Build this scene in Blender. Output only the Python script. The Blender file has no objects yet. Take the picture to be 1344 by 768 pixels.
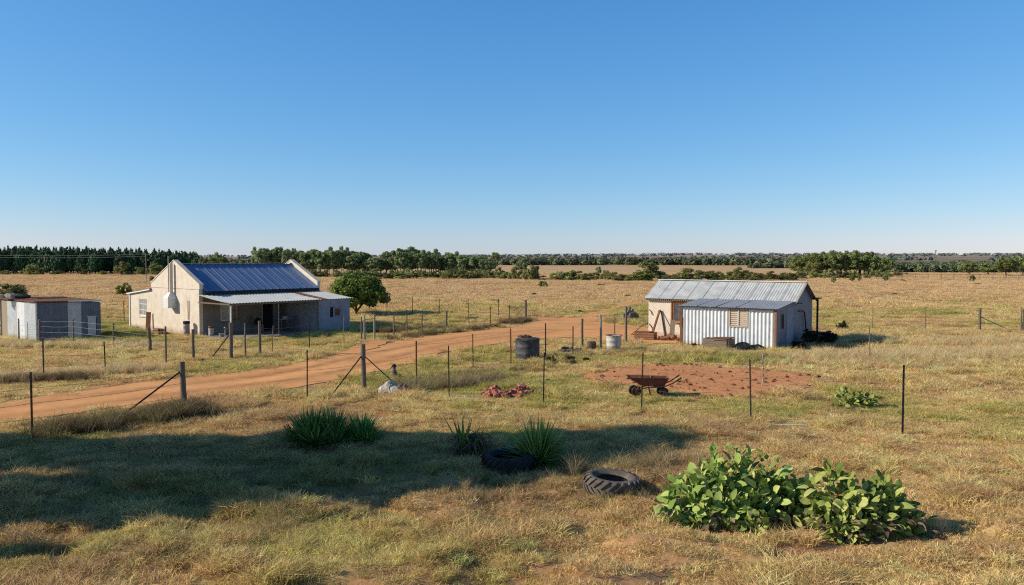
import bpy, math, random
import numpy as np
from mathutils import Vector, Matrix
from mathutils.geometry import delaunay_2d_cdt

random.seed(7)
RNG = np.random.default_rng(11)
PI = math.pi
R = math.radians
SC = bpy.context.scene
COL = SC.collection

# ------------------------------------------------------------------ camera geometry
FPX, CAMH = 1100.0, 4.5
PITCH = math.atan(47 / FPX)
def at(px, py, z=0.0):
    dx, dy = (px - 672) / FPX, (384 - py) / FPX
    d = Vector((dx, math.cos(PITCH) + dy * math.sin(PITCH), -math.sin(PITCH) + dy * math.cos(PITCH)))
    t = (z - CAMH) / d.z
    return Vector((d.x * t, d.y * t, z))
def ppm(y):            # photo pixels per metre at depth y
    return FPX / y

# ------------------------------------------------------------------ noise
def _h(ix, iy, s):
    n = (ix * 374761393 + iy * 668265263 + s * 974634777) & 0xFFFFFFFF
    n = ((n ^ (n >> 13)) * 1274126177) & 0xFFFFFFFF
    n = n ^ (n >> 16)
    return (n & 0xFFFF) / 65535.0
def vnoise(x, y, s=0):
    x = np.asarray(x, float); y = np.asarray(y, float)
    ix = np.floor(x).astype(np.int64); iy = np.floor(y).astype(np.int64)
    fx = x - ix; fy = y - iy
    fx = fx * fx * (3 - 2 * fx); fy = fy * fy * (3 - 2 * fy)
    a = _h(ix, iy, s); b = _h(ix + 1, iy, s); c = _h(ix, iy + 1, s); d = _h(ix + 1, iy + 1, s)
    return (a * (1 - fx) + b * fx) * (1 - fy) + (c * (1 - fx) + d * fx) * fy
def fbm(x, y, s=0, o=4):
    t = 0; a = .5; n = 0
    for i in range(o):
        t = t + a * vnoise(np.asarray(x) * 2 ** i, np.asarray(y) * 2 ** i, s + i * 17); n += a; a *= .5
    return t / n
def sstep(a, b, x):
    t = np.clip((np.asarray(x, float) - a) / (b - a), 0, 1)
    return t * t * (3 - 2 * t)

KEEP = []          # (x, y, radius) spots where the ground stays level
def hum(x, y):
    a = np.clip(fbm(x / 1.15, y / .95, 301, 3) - .40, 0, 1) * .62 + .10 * np.clip(fbm(x / .45, y / .4, 311, 2) - .45, 0, 1)
    w = sstep(4, 8, y) * sstep(24, 19, y) * sstep(-20, -14, x) * sstep(20, 15, x)
    near = sstep(17.2, 14.5, y + .12 * x)
    w = w * (.35 + .65 * near)
    for (px, py, r) in KEEP: w = w * sstep(r * .75, r * 1.5, np.hypot(x - px, y - py))
    return a * w
def hgt(x, y):
    x = np.asarray(x, float); y = np.asarray(y, float)
    top = 5.0 + 4.6 * sstep(-300, 500, x)
    far = top * sstep(500, 2300, y) - 40 * sstep(2500, 3600, y)
    return far + hum(x, y)

for (px_, py_, r_) in ((803, 646.5, .6), (667, 617, .6), (424, 584, .8), (474, 582, .7), (612, 598, .7), (706, 611, .6), (972, 683, 1.2), (1126, 698, 1.0), (42.5, 577, .4), (1184, 570, .4)):
    v_ = at(px_, py_); KEEP.append((v_.x, v_.y, r_))
# ------------------------------------------------------------------ materials
def nt(name):
    m = bpy.data.materials.new(name); m.use_nodes = True
    n = m.node_tree; b = n.nodes['Principled BSDF']
    return m, n, b
def c4(c): return (c[0], c[1], c[2], 1)
def ramp(n, fac, stops):
    r = n.nodes.new('ShaderNodeValToRGB')
    e = r.color_ramp.elements
    while len(e) < len(stops): e.new(0.5)
    for k, (p, c) in enumerate(stops):
        e[k].position = p; e[k].color = c4(c)
    n.links.new(fac, r.inputs['Fac'])
    return r.outputs['Color']
def noise(n, vec, scale, detail=5, rough=.6):
    t = n.nodes.new('ShaderNodeTexNoise'); t.inputs['Scale'].default_value = scale
    t.inputs['Detail'].default_value = detail; t.inputs['Roughness'].default_value = rough
    if vec is not None: n.links.new(vec, t.inputs['Vector'])
    return t.outputs['Fac']
def mapping(n, stretch=(1, 1, 1), kind='Object'):
    tc = n.nodes.new('ShaderNodeTexCoord'); mp = n.nodes.new('ShaderNodeMapping')
    mp.inputs['Scale'].default_value = stretch
    n.links.new(tc.outputs[kind], mp.inputs['Vector'])
    return mp.outputs['Vector']
def mixc(n, fac, a, b, mode='MIX'):
    m = n.nodes.new('ShaderNodeMix'); m.data_type = 'RGBA'; m.blend_type = mode
    if isinstance(fac, (int, float)): m.inputs['Factor'].default_value = fac
    else: n.links.new(fac, m.inputs['Factor'])
    for k, v in ((6, a), (7, b)):
        if isinstance(v, tuple): m.inputs[k].default_value = c4(v)
        else: n.links.new(v, m.inputs[k])
    return m.outputs[2]
def maprange(n, v, a, b, c=0., d=1.):
    m = n.nodes.new('ShaderNodeMapRange')
    for k, x in zip(('From Min', 'From Max', 'To Min', 'To Max'), (a, b, c, d)): m.inputs[k].default_value = x
    n.links.new(v, m.inputs['Value'])
    return m.outputs['Result']
def bump(n, b, h, strength=.4, dist=.02):
    k = n.nodes.new('ShaderNodeBump'); k.inputs['Strength'].default_value = strength
    k.inputs['Distance'].default_value = dist
    n.links.new(h, k.inputs['Height']); n.links.new(k.outputs['Normal'], b.inputs['Normal'])

def pmat(name, stops, scale=6, rough=.85, metal=0., bmp=.3, bdist=.004, stretch=(1, 1, 1), over=(), low=None, spec=.3):
    """noise-ramped base colour; over = [(scale, lo, hi, colour, stretch)] stain layers; low = (height, colour): dirt splash at the foot"""
    m, n, b = nt(name)
    v = mapping(n, stretch)
    f = noise(n, v, scale, 7, .65)
    c = ramp(n, f, stops)
    for (s, lo, hi, cc, st) in over:
        v2 = mapping(n, st); f2 = noise(n, v2, s, 6, .6)
        c = mixc(n, maprange(n, f2, lo, hi), c, cc)
    if low:
        tc = n.nodes.new('ShaderNodeTexCoord'); sp = n.nodes.new('ShaderNodeSeparateXYZ')
        n.links.new(tc.outputs['Object'], sp.inputs[0])
        ad = n.nodes.new('ShaderNodeMath'); ad.operation = 'MULTIPLY_ADD'
        n.links.new(noise(n, mapping(n), 3.0, 5), ad.inputs[0]); ad.inputs[1].default_value = -low[0] * 1.6
        n.links.new(sp.outputs['Z'], ad.inputs[2])
        c = mixc(n, maprange(n, ad.outputs[0], -low[0] * .9, low[0] * .35, .85, 0), c, low[1])
    n.links.new(c, b.inputs['Base Color'])
    b.inputs['Roughness'].default_value = rough; b.inputs['Metallic'].default_value = metal
    b.inputs['Specular IOR Level'].default_value = spec
    if bmp: bump(n, b, noise(n, v, scale * 2, 2, .5), bmp, bdist)
    return m

def leafmat(name, cols, trans=.25, rough=.6, objvar=.25, spec=.25):
    m, n, b = nt(name)
    g = n.nodes.new('ShaderNodeNewGeometry')
    c = ramp(n, g.outputs['Random Per Island'], [(i / max(1, len(cols) - 1), k) for i, k in enumerate(cols)])
    oi = n.nodes.new('ShaderNodeObjectInfo')
    hs = n.nodes.new('ShaderNodeHueSaturation')
    n.links.new(c, hs.inputs['Color'])
    n.links.new(maprange(n, oi.outputs['Random'], 0, 1, 1 - objvar, 1 + objvar), hs.inputs['Value'])
    n.links.new(maprange(n, oi.outputs['Random'], 0, 1, .485, .515), hs.inputs['Hue'])
    c = hs.outputs['Color']
    n.links.new(c, b.inputs['Base Color']); b.inputs['Roughness'].default_value = rough
    b.inputs['Specular IOR Level'].default_value = spec
    tr = n.nodes.new('ShaderNodeBsdfTranslucent'); n.links.new(c, tr.inputs['Color'])
    mx = n.nodes.new('ShaderNodeMixShader'); mx.inputs[0].default_value = trans
    n.links.new(b.outputs[0], mx.inputs[1]); n.links.new(tr.outputs[0], mx.inputs[2])
    n.links.new(mx.outputs[0], n.nodes['Material Output'].inputs['Surface'])
    return m

M = {}
M['plaster'] = pmat('cream_plaster', [(.3, (.60, .50, .385)), (.55, (.71, .61, .48)), (.75, (.77, .68, .55))], 2.2, .92, bmp=.25,
                    over=[(1.1, .60, .85, (.50, .40, .29), (1, 1, .35)), (7, .66, .85, (.42, .34, .26), (1, 1, .2))], low=(.34, (.36, .17, .09)))
M['plaster_in'] = pmat('shaded_plaster', [(.3, (.17, .14, .11)), (.7, (.25, .21, .165))], 2, .92, over=[(3, .55, .75, (.2, .17, .14), (1, 1, .4))], low=(.8, (.20, .205, .205)))  # darker copy of the plaster, veranda shade put into its colour
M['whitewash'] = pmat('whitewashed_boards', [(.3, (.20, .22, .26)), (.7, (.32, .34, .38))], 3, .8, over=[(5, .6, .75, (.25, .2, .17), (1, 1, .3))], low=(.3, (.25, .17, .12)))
M['white'] = pmat('white_paint', [(.3, (.66, .65, .60)), (.7, (.80, .79, .75))], 5, .6, over=[(9, .62, .75, (.35, .3, .24), (1, 1, .4))], bmp=.1)
M['blue_roof'] = pmat('blue_roof_paint', [(.3, (.12, .205, .37)), (.7, (.19, .275, .43))], 1.2, .5, .3, bmp=.1,
                      over=[(1.6, .50, .72, (.36, .40, .46), (5, .12, .12)), (7, .62, .75, (.12, .09, .07), (3, .3, .3))], spec=.5)
M['zinc'] = pmat('galvanised_sheet', [(.3, (.46, .46, .43)), (.6, (.58, .58, .55)), (.8, (.66, .66, .62))], 2.0, .55, .05, bmp=.08,
                 over=[(3.0, .60, .74, (.25, .17, .11), (4, .3, 1)), (1.2, .5, .8, (.36, .36, .34), (1, 1, 1))], spec=.4)
M['zinc_dark'] = pmat('weathered_grey_sheet', [(.3, (.44, .435, .415)), (.7, (.58, .57, .545))], 2.0, .55, .05, bmp=.08,
                      over=[(3.0, .6, .74, (.2, .14, .1), (4, .3, 1))], spec=.4)
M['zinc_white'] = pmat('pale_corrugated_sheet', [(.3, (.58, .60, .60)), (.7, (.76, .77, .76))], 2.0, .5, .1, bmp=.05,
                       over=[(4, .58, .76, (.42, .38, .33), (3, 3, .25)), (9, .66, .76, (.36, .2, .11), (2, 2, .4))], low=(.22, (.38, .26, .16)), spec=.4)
M['zinc_shade'] = pmat('shaded_corrugated_sheet', [(.3, (.105, .12, .155)), (.7, (.17, .185, .225))], 2.0, .6, .05, bmp=.05,  # corrugated sheet with dark bluish shade put into its colour
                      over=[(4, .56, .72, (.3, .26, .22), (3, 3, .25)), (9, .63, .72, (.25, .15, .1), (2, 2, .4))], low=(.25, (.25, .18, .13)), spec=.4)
M['veranda_roof'] = pmat('faded_white_roof', [(.3, (.46, .47, .44)), (.7, (.62, .62, .58))], 1.5, .55, .1, bmp=.08,
                         over=[(2.5, .58, .74, (.38, .33, .27), (4, .4, 1))], spec=.4)
M['rust'] = pmat('rusty_iron', [(.3, (.11, .045, .025)), (.55, (.21, .085, .04)), (.75, (.30, .14, .07))], 9, .9, .1, bmp=.5, over=[(20, .55, .75, (.08, .04, .03), (1, 1, 1))])
M['rust_red'] = pmat('rusty_red_paint', [(.3, (.12, .04, .027)), (.7, (.20, .072, .045))], 8, .7, .1, bmp=.3, over=[(5, .55, .7, (.22, .12, .07), (1, 1, 1)), (15, .6, .75, (.06, .03, .02), (1, 1, 1))])
M['dark_steel'] = pmat('dark_steel', [(.3, (.022, .02, .018)), (.7, (.05, .04, .033))], 12, .75, .3, bmp=.2, over=[(8, .55, .7, (.10, .05, .03), (1, 1, .4))])
M['grey_steel'] = pmat('grey_steel', [(.3, (.22, .21, .2)), (.7, (.34, .33, .31))], 12, .6, .3, bmp=.2)
M['wire'] = pmat('fence_wire', [(.3, (.16, .14, .12)), (.7, (.24, .2, .17))], 12, .6, .5, bmp=0)
M['pale_wire'] = pmat('pale_galvanised_wire', [(.3, (.26, .28, .31)), (.7, (.36, .38, .4))], 12, .5, .3, bmp=0)
M['wood'] = pmat('weathered_wood', [(.25, (.09, .065, .05)), (.5, (.17, .13, .095)), (.75, (.26, .21, .16))], 14, .9, bmp=.6, stretch=(4, 4, .5), over=[(8, .58, .74, (.08, .065, .05), (6, 6, .4))])
M['wood_grey'] = pmat('grey_driftwood', [(.25, (.17, .155, .14)), (.5, (.3, .275, .24)), (.75, (.40, .37, .33))], 10, .9, bmp=.7, bdist=.012, stretch=(3, 3, .5), over=[(6, .56, .72, (.1, .085, .07), (4, 4, .4))])
M['wood_red'] = pmat('reddish_timber', [(.25, (.13, .06, .035)), (.5, (.24, .115, .06)), (.75, (.33, .18, .10))], 12, .9, bmp=.5, stretch=(1, 1, 4))
M['wood_pale'] = pmat('sun_bleached_boards', [(.25, (.40, .30, .21)), (.5, (.52, .41, .29)), (.75, (.58, .48, .36))], 8, .85, bmp=.3, stretch=(1, 1, 6))
M['wood_brown'] = pmat('brown_crate_wood', [(.25, (.13, .095, .06)), (.5, (.22, .165, .11)), (.75, (.30, .24, .17))], 9, .9, bmp=.5, stretch=(1, 1, 5), over=[(7, .56, .72, (.08, .06, .05), (1, 1, 3))])
M['frame_orange'] = pmat('orange_window_frame', [(.3, (.30, .11, .045)), (.7, (.42, .18, .08))], 9, .8, bmp=.2)
M['glass'] = pmat('window_glass', [(.3, (.05, .055, .06)), (.7, (.10, .105, .11))], 3, .08, 0, bmp=0, spec=.6)
M['curtain_glass'] = pmat('curtained_glass', [(.35, (.42, .40, .36)), (.65, (.24, .23, .21))], 2.5, .25, 0, bmp=0, spec=.5, stretch=(1, 5, 1))
M['dark'] = pmat('dark_interior', [(.3, (.012, .01, .009)), (.7, (.025, .022, .02))], 4, .95, bmp=0)  # near-black standing for unlit insides, also used on solid things
M['concrete'] = pmat('worn_concrete', [(.3, (.22, .19, .16)), (.7, (.34, .3, .25))], 3, .95, bmp=.4)
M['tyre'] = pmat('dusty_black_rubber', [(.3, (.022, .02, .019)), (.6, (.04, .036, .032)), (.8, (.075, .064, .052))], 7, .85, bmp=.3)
M['tyre_lit'] = pmat('sunlit_rubber', [(.3, (.08, .066, .053)), (.55, (.15, .122, .098)), (.8, (.25, .205, .16))], 6, .9, bmp=.4)  # lighter copy of the tyre rubber, sunlight put into its colour
M['tank'] = pmat('scuffed_black_tank', [(.3, (.035, .035, .038)), (.55, (.07, .07, .074)), (.75, (.16, .158, .155))], 4, .55, bmp=.2, over=[(7, .58, .72, (.2, .19, .18), (2, 2, .5)), (5, .62, .72, (.14, .09, .06), (1, 1, 1))])
M['drum_white'] = pmat('flaking_white_drum', [(.3, (.42, .39, .34)), (.65, (.60, .57, .51))], 5, .8, bmp=.3, over=[(5, .54, .70, (.33, .27, .2), (2, 2, .3)), (9, .6, .7, (.18, .1, .06), (1, 1, .5))], low=(.15, (.3, .2, .12)))
M['brick'] = pmat('broken_red_brick', [(.3, (.34, .11, .065)), (.6, (.52, .19, .115)), (.8, (.6, .3, .2))], 6, .95, bmp=.6, over=[(9, .58, .72, (.36, .27, .2), (1, 1, 1))])
M['clod'] = pmat('dark_earth_clod', [(.3, (.12, .05, .028)), (.7, (.26, .115, .06))], 6, .95, bmp=.4)
M['rock'] = pmat('pale_limestone', [(.3, (.40, .36, .29)), (.6, (.58, .53, .44)), (.8, (.66, .61, .52))], 5, .95, bmp=.7, bdist=.012, over=[(4, .55, .7, (.2, .17, .13), (1, 1, 1))])
M['rock_dark'] = pmat('brown_stone', [(.3, (.07, .05, .04)), (.7, (.17, .12, .09))], 6, .95, bmp=.7)
M['plastic_black'] = pmat('black_plastic', [(.3, (.012, .012, .013)), (.7, (.03, .03, .032))], 6, .5, bmp=.3)
M['hose_white'] = pmat('white_hose', [(.3, (.5, .48, .44)), (.7, (.64, .62, .58))], 6, .5, bmp=0)
M['bark'] = pmat('grey_brown_bark', [(.3, (.06, .045, .035)), (.7, (.14, .11, .085))], 8, .95, bmp=.7, stretch=(3, 3, .6))
M['gum_bark'] = pmat('pale_gum_bark', [(.3, (.13, .11, .09)), (.7, (.26, .22, .18))], 3, .95, bmp=.2, stretch=(3, 3, .6))
M['leaf_pine'] = leafmat('pine_needles', [(0.028, 0.061, 0.028), (0.051, 0.101, 0.041), (0.082, 0.139, 0.051)], .08, .7, .25)
M['leaf_gum'] = leafmat('gum_leaves', [(0.101, 0.147, 0.061), (0.234, 0.292, 0.110), (0.399, 0.437, 0.176)], .30, .6, .25)  # gum green, lightened with some distance haze
M['leaf_shrub'] = leafmat('olive_scrub_leaves', [(0.122, 0.139, 0.046), (0.259, 0.272, 0.084), (0.469, 0.433, 0.148)], .30, .65, .35)
M['leaf_tree'] = leafmat('bright_tree_leaves', [(0.076, 0.115, 0.020), (0.175, 0.218, 0.034), (0.323, 0.344, 0.062)], .30, .5, .1)
M['leaf_clump'] = leafmat('clump_tree_leaves', [(0.101, 0.131, 0.044), (0.220, 0.252, 0.075), (0.365, 0.378, 0.121)], .30, .6, .2)
M['leaf_shade'] = leafmat('shade_tree_leaves', [(.03, .05, .015), (.06, .09, .025), (.09, .12, .035)], .1, .6, .1)
M['leaf_far'] = leafmat('hazy_woodland', [(0.098, 0.124, 0.111), (0.137, 0.163, 0.137), (0.182, 0.202, 0.163)], .1, .8, .1)  # distance haze mixed into the leaf colours
M['leaf_mid'] = leafmat('far_woodland', [(0.109, 0.140, 0.083), (0.184, 0.212, 0.112), (0.275, 0.293, 0.146)], .30, .8, .1)
M['leaf_yucca'] = leafmat('sword_leaves', [(0.100, 0.202, 0.052), (0.190, 0.336, 0.080), (0.378, 0.530, 0.121)], .12, .4, .1, .5)
M['leaf_dead'] = leafmat('dead_leaves', [(.10, .07, .045), (.2, .14, .085), (.30, .21, .12)], .15, .9, .1)
M['leaf_cab'] = leafmat('broad_green_leaves', [(.09, .145, .03), (.19, .26, .055), (.31, .38, .085), (.37, .43, .11), (.50, .52, .17)], .2, .65, .1, .15)
def mottle(m):
    n = m.node_tree; b = n.nodes['Principled BSDF']; src = b.inputs['Base Color'].links[0].from_socket
    c = mixc(n, maprange(n, noise(n, mapping(n), 22, 4), .42, .68, 0, .7), src, mixc(n, 1.0, src, (1.45, 1.3, 1.25), 'MULTIPLY'))
    c = mixc(n, maprange(n, noise(n, mapping(n), 8, 3), .58, .75, 0, .6), c, (.30, .24, .08))
    n.links.new(c, b.inputs['Base Color'])
mottle(M['leaf_cab'])
M['leaf_yellow'] = leafmat('yellowing_leaves', [(.45, .38, .08), (.42, .27, .07), (.5, .42, .16)], .22, .6, .1)
M['leaf_dark'] = leafmat('dark_shrub_leaves', [(.015, .018, .009), (.03, .034, .014), (.05, .05, .022)], .12, .7, .1)

# ground materials with painted (soil / grass type) attribute -------------
def ground_mat():
    m, n, b = nt('dry_veld_ground')
    a = n.nodes.new('ShaderNodeAttribute'); a.attribute_name = 'tint'
    v = mapping(n, (1, 1, 1))
    f = noise(n, v, 2.5, 9, .7)
    f2 = noise(n, v, .35, 6, .6)
    dark = mixc(n, 1.0, a.outputs['Color'], (.50, .46, .42), 'MULTIPLY')
    lite = mixc(n, 1.0, a.outputs['Color'], (1.15, 1.12, 1.08), 'MULTIPLY')
    c = mixc(n, maprange(n, f, .35, .65), dark, lite)
    c = mixc(n, maprange(n, f2, .35, .7, .0, .45), c, dark)
    n.links.new(c, b.inputs['Base Color']); b.inputs['Roughness'].default_value = .95
    b.inputs['Specular IOR Level'].default_value = .1
    bump(n, b, noise(n, v, 5, 3, .55), .6, .03)
    return m
def soil_mat(name, cols, scale, bstr, bdist, track=False):
    m, n, b = nt(name)
    v = mapping(n)
    c = ramp(n, noise(n, v, scale, 10, .7), [(.3, cols[0]), (.5, cols[1]), (.7, cols[2])])
    c = mixc(n, maprange(n, noise(n, v, .25, 5), .4, .65, 0, .5), c, cols[2])
    if track:
        a = n.nodes.new('ShaderNodeAttribute'); a.attribute_name = 'tint'
        c = mixc(n, 1.0, c, a.outputs['Color'], 'MULTIPLY')
    n.links.new(c, b.inputs['Base Color']); b.inputs['Roughness'].default_value = .95
    b.inputs['Specular IOR Level'].default_value = .1
    bump(n, b, noise(n, v, scale * 2, 3, .55), bstr, bdist)
    return m
M['ground'] = ground_mat()
M['road'] = soil_mat('red_dirt_road', [(.64, .275, .10), (.76, .35, .13), (.82, .42, .175)], 3, .6, .012, True)
M['soil'] = soil_mat('turned_red_soil', [(.42, .165, .062), (.60, .255, .10), (.70, .34, .155)], 5, .9, .03)

def grass_mat(name, trans=.40):
    m, n, b = nt(name)
    a = n.nodes.new('ShaderNodeAttribute'); a.attribute_type = 'INSTANCER'; a.attribute_name = 'gcol'
    g = n.nodes.new('ShaderNodeNewGeometry')
    k = maprange(n, g.outputs['Random Per Island'], 0, 1, .55, 1.4)
    hs = n.nodes.new('ShaderNodeHueSaturation'); n.links.new(a.outputs['Color'], hs.inputs['Color'])
    n.links.new(k, hs.inputs['Value'])
    c = hs.outputs['Color']
    n.links.new(c, b.inputs['Base Color']); b.inputs['Roughness'].default_value = .75
    b.inputs['Specular IOR Level'].default_value = .2
    tr = n.nodes.new('ShaderNodeBsdfTranslucent'); n.links.new(c, tr.inputs['Color'])
    mx = n.nodes.new('ShaderNodeMixShader'); mx.inputs[0].default_value = trans
    n.links.new(b.outputs[0], mx.inputs[1]); n.links.new(tr.outputs[0], mx.inputs[2])
    n.links.new(mx.outputs[0], n.nodes['Material Output'].inputs['Surface'])
    return m
M['grass'] = grass_mat('grass_blades')

# ------------------------------------------------------------------ object helpers
def tag(o, label=None, cat=None, group=None, kind=None):
    if label: o['label'] = label
    if cat: o['category'] = cat
    if group: o['group'] = group
    if kind: o['kind'] = kind
    return o
def link_mesh(name, me, mat, parent=None, loc=None):
    o = bpy.data.objects.new(name, me); COL.objects.link(o)
    if mat is not None and len(me.materials) == 0: me.materials.append(mat)
    if parent: o.parent = parent
    if loc is not None: o.location = loc
    return o
def empty(name, loc=(0, 0, 0), rz=0, label=None, cat=None, group=None):
    o = bpy.data.objects.new(name, None); COL.objects.link(o)
    o.empty_display_size = .3
    o.location = loc; o.rotation_euler = (0, 0, rz)
    return tag(o, label, cat, group)
def np_mesh(name, V, F, smooth=False):
    V = np.asarray(V, np.float32); F = np.asarray(F, np.int32)
    me = bpy.data.meshes.new(name)
    k = F.shape[1]
    me.vertices.add(len(V)); me.vertices.foreach_set('co', V.ravel())
    me.loops.add(F.size); me.loops.foreach_set('vertex_index', F.ravel())
    me.polygons.add(len(F)); me.polygons.foreach_set('loop_start', np.arange(0, F.size, k, dtype=np.int32))
    me.polygons.foreach_set('loop_total', np.full(len(F), k, np.int32))
    if smooth: me.polygons.foreach_set('use_smooth', np.ones(len(F), bool))
    me.update(calc_edges=True); me.validate()
    return me
def dup(root, loc, rz=0, scl=(1, 1, 1), label=None, group=None):
    r = root.copy(); COL.objects.link(r)
    r.location = loc; r.rotation_euler = (0, 0, rz); r.scale = scl
    if label: r['label'] = label
    if group: r['group'] = group
    for ch in list(root.children):
        c = ch.copy(); COL.objects.link(c); c.parent = r
        for g in list(ch.children):
            d = g.copy(); COL.objects.link(d); d.parent = c
    return r

class MB:
    def __init__(s): s.v = []; s.f = []; s.sm = []
    def add(s, vs, fs, smooth=False):
        o = len(s.v); s.v += [tuple(p) for p in vs]; s.f += [tuple(i + o for i in f) for f in fs]; s.sm += [smooth] * len(fs)
        return s
    def box(s, x0, x1, y0, y1, z0, z1, mat=None):
        vs = [Vector(p) for p in ((x0, y0, z0), (x1, y0, z0), (x1, y1, z0), (x0, y1, z0), (x0, y0, z1), (x1, y0, z1), (x1, y1, z1), (x0, y1, z1))]
        if mat is not None: vs = [mat @ p for p in vs]
        return s.add(vs, [(0, 3, 2, 1), (4, 5, 6, 7), (0, 1, 5, 4), (1, 2, 6, 5), (2, 3, 7, 6), (3, 0, 4, 7)])
    def bar(s, a, b, w, d, roll=0.0, taper=1.0):
        a = Vector(a); b = Vector(b); z = (b - a).normalized()
        x = z.cross(Vector((0, 0, 1)))
        if x.length < 1e-3: x = Vector((1, 0, 0))
        x.normalize(); y = z.cross(x)
        x, y = x * math.cos(roll) + y * math.sin(roll), y * math.cos(roll) - x * math.sin(roll)
        vs = []
        for p, k in ((a, 1.0), (b, taper)):
            for i, j in ((-1, -1), (1, -1), (1, 1), (-1, 1)): vs.append(p + x * (i * w * k / 2) + y * (j * d * k / 2))
        return s.add(vs, [(0, 3, 2, 1), (4, 5, 6, 7), (0, 1, 5, 4), (1, 2, 6, 5), (2, 3, 7, 6), (3, 0, 4, 7)])
    def tube(s, pts, r, n=8, cap=True, wob=0.0):
        pts = [Vector(p) for p in pts]
        rs = r if isinstance(r, (list, tuple)) else [r] * len(pts)
        vs = []; fs = []
        up = Vector((0, 0, 1))
        for i, p in enumerate(pts):
            t = (pts[min(i + 1, len(pts) - 1)] - pts[max(i - 1, 0)]).normalized()
            x = t.cross(up)
            if x.length < .05: x = t.cross(Vector((0, 1, 0)))
            x.normalize(); y = t.cross(x)
            for k in range(n):
                a = 2 * PI * k / n; rr = rs[i] * (1 + wob * random.uniform(-1, 1))
                vs.append(p + x * (math.cos(a) * rr) + y * (math.sin(a) * rr))
        for i in range(len(pts) - 1):
            for k in range(n):
                fs.append((i * n + k, i * n + (k + 1) % n, (i + 1) * n + (k + 1) % n, (i + 1) * n + k))
        s.add(vs, fs, True)
        if cap:
            m = len(pts) - 1
            s.add([vs[k] for k in range(n)], [tuple(range(n))[::-1]])
            s.add([vs[m * n + k] for k in range(n)], [tuple(range(n))])
        return s
    def lathe(s, prof, n=24, c=(0, 0, 0), closed=False, smooth=True, dent=0.0):
        vs = []; fs = []; m = len(prof)
        for k in range(n):
            a = 2 * PI * k / n
            d = 1 + dent * math.sin(a * 2 + 1) + dent * .6 * math.sin(a * 5 + .4)
            for (r, z) in prof: vs.append((c[0] + r * d * math.cos(a), c[1] + r * d * math.sin(a), c[2] + z))
        for k in range(n):
            j = (k + 1) % n
            for i in range(m if closed else m - 1):
                i2 = (i + 1) % m
                fs.append((k * m + i, j * m + i, j * m + i2, k * m + i2))
        return s.add(vs, fs, smooth)
    def blob(s, c, rad, seed=0, rough=.25, n=10, flat=None):
        """lumpy stone or clod"""
        vs = []; fs = []; rng = random.Random(seed)
        ph = [rng.uniform(0, 6.28) for _ in range(6)]
        nn, mm = n, max(5, n // 2 + 1)
        for i in range(mm + 1):
            th = PI * i / mm
            for k in range(nn):
                a = 2 * PI * k / nn
                q = 1 + rough * (math.sin(2 * a + ph[0]) * math.sin(th * 2 + ph[1]) + .7 * math.sin(3 * a + ph[2]) * math.sin(th) + .5 * math.cos(3 * th + ph[3])) + rng.uniform(-.09, .09) * rough * 3 * math.sin(th)
                z = math.cos(th) * rad[2] * q
                if flat is not None: z = max(z, flat)
                vs.append((c[0] + math.sin(th) * math.cos(a) * rad[0] * q, c[1] + math.sin(th) * math.sin(a) * rad[1] * q, c[2] + z))
        for i in range(mm):
            for k in range(nn):
                fs.append((i * nn + k, (i + 1) * nn + k, (i + 1) * nn + (k + 1) % nn, i * nn + (k + 1) % nn))
        return s.add(vs, fs, False)
    def build(s, name, mat, parent=None, loc=None):
        me = bpy.data.meshes.new(name); me.from_pydata(s.v, [], s.f)
        me.polygons.foreach_set('use_smooth', s.sm); me.update()
        return link_mesh(name, me, mat, parent, loc)

def wall(mb, axis, t0, t1, u0, u1, z0, z1, holes=()):
    """a wall slab t0..t1 thick along `axis` ('x': runs along x; 'y': runs along y) with rectangular holes (ua,ub,za,zb)"""
    us = sorted({u0, u1, *[h[0] for h in holes], *[h[1] for h in holes]})
    zs = sorted({z0, z1, *[h[2] for h in holes], *[h[3] for h in holes]})
    us = [u for u in us if u0 <= u <= u1]; zs = [z for z in zs if z0 <= z <= z1]
    for i in range(len(us) - 1):
        run = None
        for j in range(len(zs) - 1):
            um, zm = (us[i] + us[i + 1]) / 2, (zs[j] + zs[j + 1]) / 2
            hole = any(h[0] < um < h[1] and h[2] < zm < h[3] for h in holes)
            if not hole:
                run = (run[0], zs[j + 1]) if run else (zs[j], zs[j + 1])
            if (hole or j == len(zs) - 2) and run:
                if axis == 'x': mb.box(us[i], us[i + 1], t0, t1, run[0], run[1])
                else: mb.box(t0, t1, us[i], us[i + 1], run[0], run[1])
                run = None
    return mb

def corr(p0, pu, pv, pitch, amp, nv=2, seg=6, trap=False, sag=0.0, thick=.004, jag=0.0):
    """corrugated sheet: p0 corner, pu vector across the ribs, pv vector along the ribs"""
    p0 = np.array(p0, float); pu = np.array(pu, float); pv = np.array(pv, float)
    nrm = np.cross(pu, pv); nrm /= np.linalg.norm(nrm)
    L = np.linalg.norm(pu); n = max(2, int(L / pitch * seg))
    t = np.linspace(0, 1, n + 1); ph = t * L / pitch
    w = np.sin(2 * PI * ph)
    if trap: w = np.clip((np.abs(((ph % 1) - .5)) - .36) * 14, 0, 1) * 2 - 1
    rng = np.random.default_rng(int(L * 1000) % 9999)
    vs = []
    for j in range(nv + 1):
        s = j / nv
        off = w * amp - sag * math.sin(PI * s)
        jj = (rng.uniform(-jag, jag, n + 1) * (1 if j == nv else 0)) if jag else 0
        q = p0 + np.outer(t, pu) + pv * s + np.outer(off, nrm)
        if jag: q = q + np.outer(jj, pv / np.linalg.norm(pv))
        vs.append(q)
    V = np.concatenate(vs); m = n + 1
    F = [(j * m + i, j * m + i + 1, (j + 1) * m + i + 1, (j + 1) * m + i) for j in range(nv) for i in range(n)]
    return V.tolist(), F

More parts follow.
